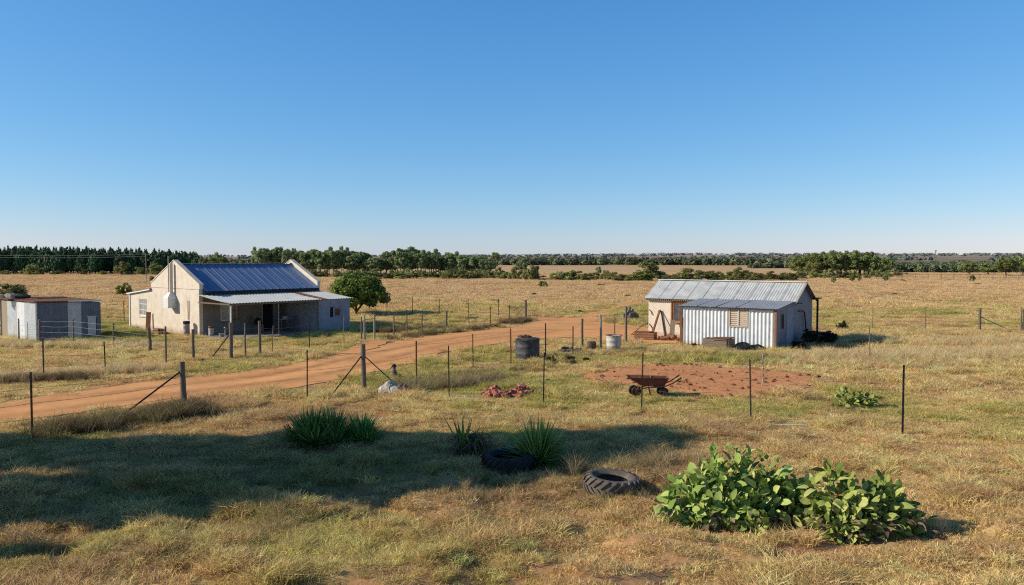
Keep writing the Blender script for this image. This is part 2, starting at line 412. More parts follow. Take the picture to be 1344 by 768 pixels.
# leaves -------------------------------------------------------------
def leaves(base, d, nrm, L, W, cup=.2, droop=.2, nu=4, prof='ovate', fold=.0, twist=None):
    """many separate leaf blades -> V, F.  base,d,nrm (n,3); L,W (n,)"""
    base = np.asarray(base, float); d = np.asarray(d, float); nrm = np.asarray(nrm, float)
    d = d / np.linalg.norm(d, axis=1, keepdims=True)
    s = np.cross(d, nrm); s /= (np.linalg.norm(s, axis=1, keepdims=True) + 1e-9)
    nn = np.cross(s, d)
    N = len(base); L = np.broadcast_to(np.asarray(L, float), (N,)); W = np.broadcast_to(np.asarray(W, float), (N,))
    cup = np.broadcast_to(np.asarray(cup, float), (N,)); droop = np.broadcast_to(np.asarray(droop, float), (N,))
    us = np.linspace(0, 1, nu + 1)
    if prof == 'ovate': wp = np.interp(us, [0, .12, .25, .4, .6, .78, .9, 1], [.10, .16, .60, .92, 1.0, .86, .60, .12])
    elif prof == 'sword': wp = np.interp(us, [0, .15, .5, 1], [.8, 1, .85, .03])
    else: wp = np.interp(us, [0, .3, 1], [.9, 1, .05])
    rows = []
    for u, w in zip(us, wp):
        for v in (-1, 0, 1):
            k = base + d * (L * u)[:, None] + s * (W * .5 * w * v)[:, None] + nn * (cup * W * .5 * w * abs(v) - droop * L * u * u)[:, None]
            if prof == 'ovate' and v: k = k + nn * (RNG.normal(0, .03, N) * W)[:, None]
            rows.append(k)
    V = np.stack(rows, 1)
    k = (nu + 1) * 3
    f = []
    for i in range(nu):
        for v in (0, 1):
            f.append((i * 3 + v, i * 3 + v + 1, (i + 1) * 3 + v + 1, (i + 1) * 3 + v))
    F = (np.array(f)[None] + (np.arange(N) * k)[:, None, None]).reshape(-1, 4)
    return V.reshape(-1, 3), F
def blades(base, d, L, W, droop):
    """thin two-segment grass blades: 5 verts (quad + tri as degenerate-free quads)"""
    N = len(base)
    d = d / np.linalg.norm(d, axis=1, keepdims=True)
    s = np.cross(d, RNG.normal(size=(N, 3))); s /= np.linalg.norm(s, axis=1, keepdims=True)
    hz = d.copy(); hz[:, 2] = 0; hz /= (np.linalg.norm(hz, axis=1, keepdims=True) + 1e-6)
    mid = base + d * (L * .55)[:, None]
    tip = base + d * L[:, None] + hz * (droop * L)[:, None] - np.array([0, 0, 1]) * (droop * L * .4)[:, None]
    w = (W * .5)[:, None]
    V = np.stack([base - s * w, base + s * w, mid - s * w * .8, mid + s * w * .8, tip - s * w * .15, tip + s * w * .15], 1)
    f = np.array([(0, 1, 3, 2), (2, 3, 5, 4)])
    F = (f[None] + (np.arange(N) * 6)[:, None, None]).reshape(-1, 4)
    return V.reshape(-1, 3), F
def rnd_dir(n):
    d = RNG.normal(size=(n, 3)); return d / np.linalg.norm(d, axis=1, keepdims=True)
def leafcloud(clumps, n, size, aspect=.6, shell=.45, up=.5):
    """leaf faces spread through ellipsoid clumps [(cx,cy,cz,rx,ry,rz,weight)]"""
    C = np.array(clumps, float)
    w = C[:, 6] / C[:, 6].sum()
    idx = RNG.choice(len(C), n, p=w)
    d = rnd_dir(n); r = RNG.random(n) ** shell
    pos = C[idx, :3] + d * r[:, None] * C[idx, 3:6]
    nr = d * .9 + rnd_dir(n) * .8 + np.array([0, 0, up])
    nr /= np.linalg.norm(nr, axis=1, keepdims=True)
    a = np.cross(nr, rnd_dir(n)); a /= np.linalg.norm(a, axis=1, keepdims=True)
    b = np.cross(nr, a)
    S = size * RNG.uniform(.55, 1.3, n)
    A = a * S[:, None]; B = b * (S * aspect)[:, None]
    jit = lambda: RNG.uniform(-.25, .25, (n, 1))
    V = np.stack([pos - A, pos - B * (1 + jit()) + A * jit(), pos + A, pos + B * (1 + jit()) + A * jit()], 1).reshape(-1, 3)
    F = np.arange(n * 4).reshape(-1, 4)
    return V, F

# ------------------------------------------------------------------ regions on the ground
def P2(px, py):
    v = at(px, py); return (v.x, v.y)
up_e = [(0, 529), (120, 512), (240, 497), (360, 484), (420, 471), (450, 463), (500, 452), (560, 442), (640, 433), (690, 427.5), (702, 423.5), (690, 420.5), (690, 418.3), (720, 417.3), (757, 417), (768, 412), (790, 405), (812, 400), (835, 396), (843, 397.5), (815, 404), (795, 411), (790, 416), (803, 424), (835, 428), (856, 431)]
lo_e = [(0, 557), (120, 541), (240, 526), (360, 512), (440, 501), (500, 487), (546, 474), (600, 459.5), (660, 449), (740, 442.5), (790, 445), (830, 449), (870, 451.5), (893, 451)]
def densify(pts, step):
    out = []
    for a, b in zip(pts[:-1], pts[1:]):
        L = math.dist(a, b); n = max(1, int(L / step))
        for k in range(n): out.append((a[0] + (b[0] - a[0]) * k / n, a[1] + (b[1] - a[1]) * k / n))
    out.append(pts[-1]); return out
def wobble(pts, amp, s):
    out = []
    for i, (x, y) in enumerate(pts):
        a = amp * min(1.5, y / 30)
        out.append((x + a * (fbm(x * .9, y * .9, s) - .5) * 2 * .8, y + a * (fbm(x * .9 + 50, y * .9, s + 3) - .5) * 2))
    return out
U = [P2(*p) for p in up_e]; Lw = [P2(*p) for p in lo_e]
# carry the road on beyond the left of the picture
du = Vector(U[0]) - Vector(U[1]); du.normalize(); dl = Vector(Lw[0]) - Vector(Lw[1]); dl.normalize()
U = [tuple(Vector(U[0]) + du * 30)] + U; Lw = [tuple(Vector(Lw[0]) + dl * 30)] + Lw
road_poly = wobble(densify(U + Lw[::-1] + [U[0]], .35)[:-1], .55, 5)
soil_px = [(764, 494), (785, 486), (820, 480.5), (870, 478.5), (930, 480), (1000, 485), (1050, 490), (1081, 496.5), (1072, 502), (1045, 511), (1010, 520), (970, 523), (930, 520), (885, 513), (840, 507.5), (795, 503), (768, 499)]
SP = [P2(*p) for p in soil_px]
soil_poly = wobble(densify(SP + [SP[0]], .3)[:-1], .5, 9)
spur_px = [(450, 464), (470, 452), (480, 448.5), (492, 446), (512, 449.5), (500, 455), (475, 466)]
def inside(poly, x, y):
    poly = np.asarray(poly); x = np.asarray(x); y = np.asarray(y)
    r = np.zeros(x.shape, bool)
    x0, y0 = poly[:, 0], poly[:, 1]; x1, y1 = np.roll(x0, -1), np.roll(y0, -1)
    for a, b, c, d in zip(x0, y0, x1, y1):
        k = ((b > y) != (d > y))
        with np.errstate(divide='ignore', invalid='ignore'):
            xi = (c - a) * (y - b) / (d - b + 1e-12) + a
        r ^= k & (x < xi)
    return r
def dist_poly(poly, x, y, cap=6.0):
    p = np.asarray(poly); x = np.asarray(x, float); y = np.asarray(y, float)
    best = np.full(x.shape, 1e9)
    q = np.roll(p, -1, 0)
    st = 2
    for a, c in zip(p[::st], p[st::st]):
        dx, dy = c - a; L2 = dx * dx + dy * dy + 1e-9
        t = np.clip(((x - a[0]) * dx + (y - a[1]) * dy) / L2, 0, 1)
        best = np.minimum(best, (x - a[0] - t * dx) ** 2 + (y - a[1] - t * dy) ** 2)
    return np.sqrt(best)

STRAW = np.array((.90, .64, .28)); OLIVE = np.array((.64, .54, .175)); GREEN = np.array((.36, .37, .085))
BROWN = np.array((.58, .37, .19)); FIELD = np.array((.88, .60, .31)); REDS = np.array((.62, .31, .155))
def blob2(x, y, px, py, rx, ry):
    c = at(px, py); return np.exp(-(((x - c.x) / rx) ** 2 + ((y - c.y) / ry) ** 2))
def greenness(x, y):
    g = 1.6 * (fbm(x / 5.5, y / 5.5, 21, 5) - .5) + .9 * (fbm(x / 1.3, y / 1.3, 31, 3) - .5)
    g = g - .05
    g += .42 * blob2(x, y, 690, 497, 5, 7) + .22 * blob2(x, y, 930, 530, 9, 3) + .18 * blob2(x, y, 1130, 540, 9, 5)
    g += .45 * blob2(x, y, 300, 475, 8, 4.5) + .5 * blob2(x, y, 150, 435, 6, 8) + .35 * blob2(x, y, 120, 505, 12, 2.0)
    g += .30 * blob2(x, y, 430, 455, 8, 5) + .45 * blob2(x, y, 930, 472, 8, 1.6)
    g += .32 * blob2(x, y, 420, 725, 5, 3.0) + .15 * blob2(x, y, 100, 740, 5, 3.0)
    g += .28 * blob2(x, y, 680, 405, 14, 7) + .08 * blob2(x, y, 1250, 410, 14, 9)
    g -= .45 * blob2(x, y, 120, 470, 12, 4.0) + .5 * blob2(x, y, 1230, 452, 14, 4.5) + .35 * blob2(x, y, 620, 540, 8, 2.4)
    g -= .42 * blob2(x, y, 900, 740, 12, 4) + .35 * blob2(x, y, 1250, 650, 6, 5) + .25 * blob2(x, y, 560, 700, 5, 3)
    g -= .35 * sstep(70, 130, y)
    return g
def grass_colour(x, y):
    g = greenness(x, y)[:, None]
    k = sstep(55, 110, y)[:, None]
    straw = STRAW * (1 - k) + FIELD * k
    br = fbm(x / 3.1, y / 3.1, 77, 4)[:, None]
    straw = straw + (BROWN - straw) * sstep(.50, .78, br) * .6
    c = straw + (OLIVE - straw) * sstep(-.05, .38, g)
    c = c + (GREEN - c) * sstep(.45, .9, g)
    w = (blob2(x, y, 300, 630, 10, 4.0))[:, None]  # grass and ground colour darkened here to deepen the tree shade
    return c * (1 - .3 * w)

def poly_sheet(name, poly, mat, zf, step, label=None, tint=None):
    p = [Vector(q) for q in poly]
    xs = [q[0] for q in poly]; ys = [q[1] for q in poly]
    gx, gy = [], []
    y = min(ys)
    while y < max(ys):
        x = min(xs)
        while x < max(xs):
            gx.append(x + random.uniform(-.3, .3) * step); gy.append(y + random.uniform(-.3, .3) * step); x += step
        y += step
    gx = np.array(gx); gy = np.array(gy)
    k = inside(poly, gx, gy) & (dist_poly(poly, gx, gy) > step * .45)
    verts = p + [Vector((a, b)) for a, b in zip(gx[k], gy[k])]
    n = len(p)
    vo, eo, fo, *_ = delaunay_2d_cdt(verts, [(i, (i + 1) % n) for i in range(n)], [], 1, 1e-4)
    X = np.array([v.x for v in vo]); Y = np.array([v.y for v in vo])
    Z = zf(X, Y)
    me = bpy.data.meshes.new(name)
    me.from_pydata([(a, b, c) for a, b, c in zip(X, Y, Z)], [], [list(f) for f in fo])
    me.polygons.foreach_set('use_smooth', np.ones(len(me.polygons), bool))
    if tint is not None:
        at_ = me.attributes.new('tint', 'FLOAT_COLOR', 'POINT')
        cc = np.ones((len(X), 4), np.float32); cc[:, :3] = tint(X, Y)
        at_.data.foreach_set('color', cc.ravel())
    me.update()
    if sum(q.normal.z for q in me.polygons) < 0: me.flip_normals()
    o = link_mesh(name, me, mat)
    o['kind'] = 'structure'
    return o

# ------------------------------------------------------------------ the setting
def make_ground():
    ys = np.concatenate([np.linspace(-40, 6, 20), np.geomspace(6.5, 60, 260), np.geomspace(60.7, 300, 120), np.geomspace(306, 4200, 90)])
    ts = np.linspace(-1, 1, 421)
    Yg, Tg = np.meshgrid(ys, ts, indexing='ij')
    Xg = Tg * (35 + 1.15 * np.maximum(Yg, 0))
    X = Xg.ravel(); Y = Yg.ravel()
    Z = hgt(X, Y)
    V = np.stack([X, Y, Z], 1)
    r, c = Yg.shape
    i = np.arange(r - 1)[:, None] * c + np.arange(c - 1)[None]
    F = np.stack([i, i + 1, i + 1 + c, i + c], -1).reshape(-1, 4)
    me = np_mesh('ground', V, F, True)
    col = np.ones((len(X), 4), np.float32)
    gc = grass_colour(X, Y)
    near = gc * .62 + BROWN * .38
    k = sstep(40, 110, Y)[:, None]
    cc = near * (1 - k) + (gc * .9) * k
    # bare red earth spills over the road edge and round the garden plot
    sel = (Y > 10) & (Y < 70) & (np.abs(X) < 60)
    ds = np.full(len(X), 99.)
    ds[sel] = dist_poly(road_poly, X[sel], Y[sel])
    w = np.clip(1 - ds / (.5 + 1.4 * fbm(X / 2.5, Y / 2.5, 3)), 0, 1)[:, None]
    cc = cc * (1 - w) + REDS * w
    ds[sel] = dist_poly(soil_poly, X[sel], Y[sel])
    w = np.clip(1 - ds / .7, 0, 1)[:, None] * .7
    cc = cc * (1 - w) + REDS * .8 * w
    # reddish bare spots in the foreground
    w = (sstep(.56, .7, fbm(X / 1.9, Y / 1.9, 55, 4)) * (Y < 35))[:, None] * .7
    cc = cc * (1 - w) + REDS * .8 * w
    # far fields: bands of straw, fallow and scrub
    f = sstep(330, 600, Y)[:, None]
    band = fbm(X / 500, Y / 130, 91, 4)[:, None]
    fc = np.array((.52, .33, .19)) + (np.array((.28, .26, .17)) - np.array((.52, .33, .19))) * sstep(.46, .6, band)
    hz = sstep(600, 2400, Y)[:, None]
    fc = fc * (1 - .5 * hz) + np.array((.44, .44, .46)) * .5 * hz  # pale grey haze blended into the ground colour with distance
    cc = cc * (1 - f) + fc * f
    col[:, :3] = cc
    a = me.attributes.new('tint', 'FLOAT_COLOR', 'POINT'); a.data.foreach_set('color', col.ravel())
    o = link_mesh('ground', me, M['ground']); o['kind'] = 'structure'
make_ground()

def road_tint(X, Y):
    pts = np.array([((a[0] + b[0]) / 2, (a[1] + b[1]) / 2) for a, b in zip([P2(*p) for p in up_e[:10]], [P2(*p) for p in lo_e[:10]])])
    pts = np.vstack([pts[0] + (pts[0] - pts[1]) / np.linalg.norm(pts[0] - pts[1]) * 30, pts])
    best = np.full(len(X), 1e9)
    for a, c in zip(pts[:-1], pts[1:]):
        d = c - a; t = np.clip(((X - a[0]) * d[0] + (Y - a[1]) * d[1]) / (d @ d), 0, 1)
        best = np.minimum(best, np.hypot(X - a[0] - t * d[0], Y - a[1] - t * d[1]))
    ruts = np.exp(-((best - .85) / .28) ** 2)
    n = fbm(X / 1.5, Y / 1.5, 8, 4)
    k = .86 + .22 * n + .34 * (fbm(best * 6, (X + .6 * Y) * .22, 19, 3) - .5) - .34 * ruts * (.4 + n) + .12 * np.exp(-((best) / .4) ** 2) * n
    dk = sstep(1.6, .2, best) * 0
    g = (best > 1.6) * sstep(.5, .65, fbm(X / 2.2, Y / 2.2, 18, 4)) * .28
    c = np.stack([k, k, k], 1)
    return c * (1 - g[:, None]) + c * np.array((.75, .85, .7)) * g[:, None]
poly_sheet('dirt_road', road_poly, M['road'], lambda x, y: .006 + .02 * fbm(x / .9, y / .9, 2, 3), .45, tint=road_tint)
spur_poly = wobble(densify([P2(*p) for p in spur_px] + [P2(*spur_px[0])], .3)[:-1], .4, 12)
poly_sheet('dirt_path', spur_poly, M['road'], lambda x, y: .034 + .01 * fbm(x / .9, y / .9, 2, 3), .4, tint=lambda x, y: np.full((len(x), 3), .92))
def soil_z(x, y):
    d = np.clip(dist_poly(soil_poly, x, y) / .5, 0, 1)
    return .006 + d * (.02 + .10 * fbm(x / .35, y / .35, 4, 3) * fbm(x / 1.6, y / 1.6, 14, 3))
poly_sheet('garden_soil', soil_poly, M['soil'], soil_z, .16)

# ------------------------------------------------------------------ the farmhouse
def window(parent, axis, plane, u0, u1, z0, z1, frame_m, pane_m, depth=.10, fw=.06, bars=(1, 1), out=-1, sill_m=None):
    """frame (part) > pane (sub-part); the wall's outer face at `plane`, out = sign of the outward direction"""
    fr = MB()
    a, b = sorted((plane - out * .02, plane - out * (.02 + depth * .6)))
    def bx(m, ua, ub, za, zb, ta, tb):
        if axis == 'x': m.box(ua, ub, ta, tb, za, zb)
        else: m.box(ta, tb, ua, ub, za, zb)
    e = .004
    bx(fr, u0 + e, u0 + fw, z0 + e, z1 - e, a, b); bx(fr, u1 - fw, u1 - e, z0 + e, z1 - e, a, b)
    bx(fr, u0 + fw, u1 - fw, z0 + e, z0 + fw, a, b); bx(fr, u0 + fw, u1 - fw, z1 - fw, z1 - e, a, b)
    a2, b2 = a + .008, b - .008
    for i in range(1, bars[0] + 1):
        u = u0 + (u1 - u0) * i / (bars[0] + 1); bx(fr, u - .018, u + .018, z0 + fw, z1 - fw, a2, b2)
    for i in range(1, bars[1] + 1):
        z = z0 + (z1 - z0) * i / (bars[1] + 1); bx(fr, u0 + fw, u1 - fw, z - .018, z + .018, a2 + .006, b2 - .006)
    f = fr.build('window', frame_m, parent)
    p = MB(); c = (a + b) / 2
    bx(p, u0 + fw, u1 - fw, z0 + fw, z1 - fw, c - .003, c + .003)
    p.build('pane', pane_m, f)
    if sill_m:
        s = MB(); t0, t1 = sorted((plane + out * .07, plane - out * .05))
        bx(s, u0 - .06, u1 + .06, z0 - .07, z0 - .003, t0, t1)
        s.build('sill', sill_m, f)
    return f

def farmhouse():
    o = empty('farmhouse', at(262, 442), math.atan2(.75, .66),
              'cream plastered farmhouse with a blue metal roof and a shaded white veranda', 'house')
    W, Ln, EZ, PZ = 5.7, 8.15, 2.66, 4.02
    sl = (PZ - EZ) / (W / 2)
    fw = MB()
    wall(fw, 'x', 0, .2, .22, Ln - .22, 0, EZ - .05, [(1.3, 2.5, .8, 1.95), (4.03, 4.78, 0, 2.05), (5.2, 5.58, 0, 2.0)])
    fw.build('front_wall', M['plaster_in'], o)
    def gable(x0, x1, holes=()):
        g = MB()
        g.box(x0, x1, 0, W, 0, EZ + .02)
        e = .19
        y0, y1, ym = -.06, W + .06, W / 2
        zs, zp = EZ + .02, PZ + e + .06
        vs = [(x0, y0, zs), (x0, y1, zs), (x0, y1, zs + .22), (x0, ym, zp), (x0, y0, zs + .22)]
        vs += [(x1, a, b) for _, a, b in vs]
        g.add(vs, [(0, 1, 2, 3, 4)[::-1], (5, 6, 7, 8, 9), (0, 1, 6, 5), (1, 2, 7, 6), (2, 3, 8, 7), (3, 4, 9, 8), (4, 0, 5, 9)])
        return g
    gl = gable(0, .22); gl.build('gable_wall', M['plaster'], o)
    gr = gable(Ln - .22, Ln); gr.build('gable_wall', M['plaster'], o)
    # pale coping along the raised gables
    for x0 in (-.03, Ln - .25):
        cp = MB()
        for sgn in (0, 1):
            ya, za = (-.09, EZ + .25) if sgn == 0 else (W + .09, EZ + .25)
            yb, zb = W / 2, PZ + .26
            vs = [(x0, ya, za), (x0 + .28, ya, za), (x0 + .28, yb, zb), (x0, yb, zb)]
            vs2 = [(a, b, c + .05) for a, b, c in vs]
            cp.add(vs + vs2, [(0, 1, 2, 3), (7, 6, 5, 4), (0, 4, 5, 1), (1, 5, 6, 2), (2, 6, 7, 3), (3, 7, 4, 0)])
        cp.build('coping', M['plaster'], o)
    bw = MB(); bw.box(.22, Ln - .22, W - .2, W, 0, EZ - .05); bw.build('back_wall', M['plaster'], o)
    # blue roof: ribbed sheets between the gables
    rf = MB()
    V, F = corr((.225, -.28, EZ - sl * .28 + .03), (Ln - .45, 0, 0), (0, W / 2 + .28, sl * (W / 2 + .28)), .48, .009, 3, 14, True)
    rf.add(V, F)
    V, F = corr((.225, W / 2, PZ + .03), (Ln - .45, 0, 0), (0, W / 2 + .15, -sl * (W / 2 + .15)), .48, .009, 3, 14, True)
    rf.add(V, F)
    rr = rf.build('roof', M['blue_roof'], o)
    rc = MB(); rc.bar((.225, W / 2, PZ + .075), (Ln - .225, W / 2, PZ + .075), .24, .03); rc.build('ridge_cap', M['blue_roof'], rr)
    fa = MB(); fa.box(.23, Ln - .23, -.25, -.21, EZ - sl * .28 - .17, EZ - sl * .28 + .0); fa.build('fascia', M['dark_steel'], rr)
    # lean-to behind
    lw = MB()
    wall(lw, 'y', 0.0, .2, W + .003, 8.66, 0, 2.2, [(6.32, 7.42, .86, 1.95)])
    vs = [(0, W + .003, 2.2), (0, 8.66, 2.2), (0, 8.66, 2.22), (0, W + .003, 2.54)]
    vs += [(.2, a, b) for _, a, b in vs]
    lw.add(vs, [(3, 2, 1, 0), (4, 5, 6, 7), (0, 1, 5, 4), (1, 2, 6, 5), (2, 3, 7, 6), (3, 0, 4, 7)])
    lw.box(.2, Ln - .3, 8.46, 8.66, 0, 2.2); lw.box(Ln - .5, Ln - .3, W, 8.46, 0, 2.2)
    lt = lw.build('lean_to_wall', M['plaster'], o)
    lr = MB(); V, F = corr((-.18, 8.86, 2.235), (Ln + .1, 0, 0), (0, -3.16, .345), .19, .016, 1, 6); lr.add(V, F)
    lr.build('lean_to_roof', M['zinc_dark'], o)
    lf = MB(); lf.bar((-.13, 8.84, 2.19), (-.13, W + .02, 2.535), .03, .10); lf.build('barge_board', M['white'], o)
    lc = MB(); lc.bar((-.01, 8.62, 0), (-.01, 8.62, 2.18), .09, .09); lc.build('corner_board', M['white'], o)
    window(o, 'y', 0, 6.32, 7.42, .86, 1.95, M['white'], M['curtain_glass'], bars=(1, 2), sill_m=M['plaster'])
    # veranda
    vr = MB(); V, F = corr((-.12, -3.45, 2.0), (5.9, 0, 0), (0, 3.42, .36), .19, .016, 2, 6, sag=.03); vr.add(V, F)
    vrr = vr.build('veranda_roof', M['veranda_roof'], o)
    vb = MB(); vb.box(-.08, 5.7, -3.38, -3.30, 1.88, 1.97); vb.box(-.08, -.02, -3.29, -.02, 1.9, 1.97)
    vb.build('veranda_beam', M['wood'], vrr)
    r2 = MB(); V, F = corr((5.79, -3.45, 2.006), (.42, 0, 0), (0, 3.42, .36), .19, .016, 2, 6); r2.add(V, F)
    tag(r2.build('roof_sheet', M['rust'], o), 'rusty roof sheet on the veranda')
    r3 = MB(); V, F = corr((6.22, -3.45, 2.0), (1.9, 0, 0), (0, 3.42, .36), .19, .016, 2, 6); r3.add(V, F)
    r3.build('side_room_roof', M['veranda_roof'], o)
    for x, r, m in ((.02, .05, 'white'), (2.96, .025, 'grey_steel'), (5.62, .04, 'wood')):
        p = MB(); p.tube([(x, -3.33, 0), (x, -3.33, 1.88)], r, 8); p.build('veranda_post', M[m], o)
    fl = MB(); fl.box(-.1, 5.66, -3.4, -.003, -.05, .07); fl.build('veranda_floor', M['concrete'], o)
    # side room at the end of the veranda
    sr = MB()
    wall(sr, 'x', -3.3, -3.2, 5.68, 7.95, 0, 1.98, [(6.5, 7.38, 0, 1.5)])
    sr.box(5.68, 5.78, -3.2, -.003, 0, 1.95); sr.box(7.85, 7.95, -3.2, -.003, 0, 1.98)
    sr.build('side_room_wall', M['whitewash'], o)
    dr = MB(); dr.box(6.74, 7.37, -3.285, -3.245, 0.02, .98); dr.box(6.74, 6.86, -3.285, -3.245, .985, 1.48); dr.box(7.25, 7.37, -3.285, -3.245, .985, 1.48)
    dr.box(6.865, 7.245, -3.285, -3.245, 1.40, 1.48)
    d_ = dr.build('door', M['whitewash'], o)
    dg = MB(); dg.box(6.865, 7.245, -3.268, -3.26, .985, 1.395); dg.build('pane', M['rust_red'], d_)
    dk = MB(); dk.box(6.505, 6.735, -3.23, -3.21, .9, 1.49); dk.build('dark_slot_fill', M['dark'], o)  # dark sheet standing for the shade inside the slot
    dk = MB(); dk.box(6.505, 6.735, -3.285, -3.245, 0, .895); dk.build('door_panel', M['whitewash'], o)
    # doors and window under the veranda
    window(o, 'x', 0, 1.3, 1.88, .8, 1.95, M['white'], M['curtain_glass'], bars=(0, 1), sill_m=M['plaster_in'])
    window(o, 'x', 0, 1.92, 2.5, .8, 1.95, M['wood'], M['glass'], bars=(1, 1))
    d1 = MB(); d1.box(4.035, 4.775, .14, .18, .08, 2.04); d1.build('door', M['dark'], o)  # first panel: dark sheet standing for the unlit inside of the open doorway
    d2 = MB(); d2.box(5.205, 5.575, .12, .16, .08, 1.99); d2.build('door', M['wood'], o)
    ja = MB(); ja.box(3.97, 4.03, -.02, .1, .075, 2.1); ja.box(4.78, 4.84, -.02, .1, .075, 2.1); ja.box(4.031, 4.779, -.02, .1, 2.052, 2.1)
    ja.build('door_frame', M['whitewash'], o)
    # stove flue box and pipes on the gable
    fb = MB()
    yc = 2.95
    prof = [(-.30, 1.52), (.28, 1.52), (.30, 2.12), (.12, 2.42), (-.12, 2.42), (-.30, 2.12)]
    vs = [(-.50 if i in (0, 1, 2, 5) else -.26, yc + a, b) for i, (a, b) in enumerate(prof)] + [(-.003, yc + a, b) for a, b in prof]
    fb.add(vs, [(5, 4, 3, 2), (5, 2, 1, 0), (6, 7, 8, 9, 10, 11)] + [(i, (i + 1) % 6, (i + 1) % 6 + 6, i + 6) for i in range(6)])
    fbo = fb.build('flue_box', M['white'], o)
    pp = MB(); pp.tube([(-.18, yc - .05, 2.42), (-.18, yc - .05, 4.12)], .09, 10); pp.build('flue_pipe', M['plaster'], fbo)
    pp = MB(); pp.tube([(-.16, yc + .24, 1.9), (-.16, yc + .24, 4.55)], .035, 8); pp.build('pole', M['grey_steel'], fbo)
    pp = MB(); pp.tube([(-.06, 1.15, .9), (-.06, 1.15, 2.0)], .025, 6); pp.build('drain_pipe', M['rust'], o)
    gd = MB(); gd.box(-.012, -.004, .02, W - .05, EZ - .02, EZ + .0); gd.build('wall_ledge', M['concrete'], o)
    return o
HOUSE = farmhouse()
HM = Matrix.Translation(HOUSE.location) @ Matrix.Rotation(HOUSE.rotation_euler.z, 4, 'Z')
def hp(x, y, z=0): return HM @ Vector((x, y, z))

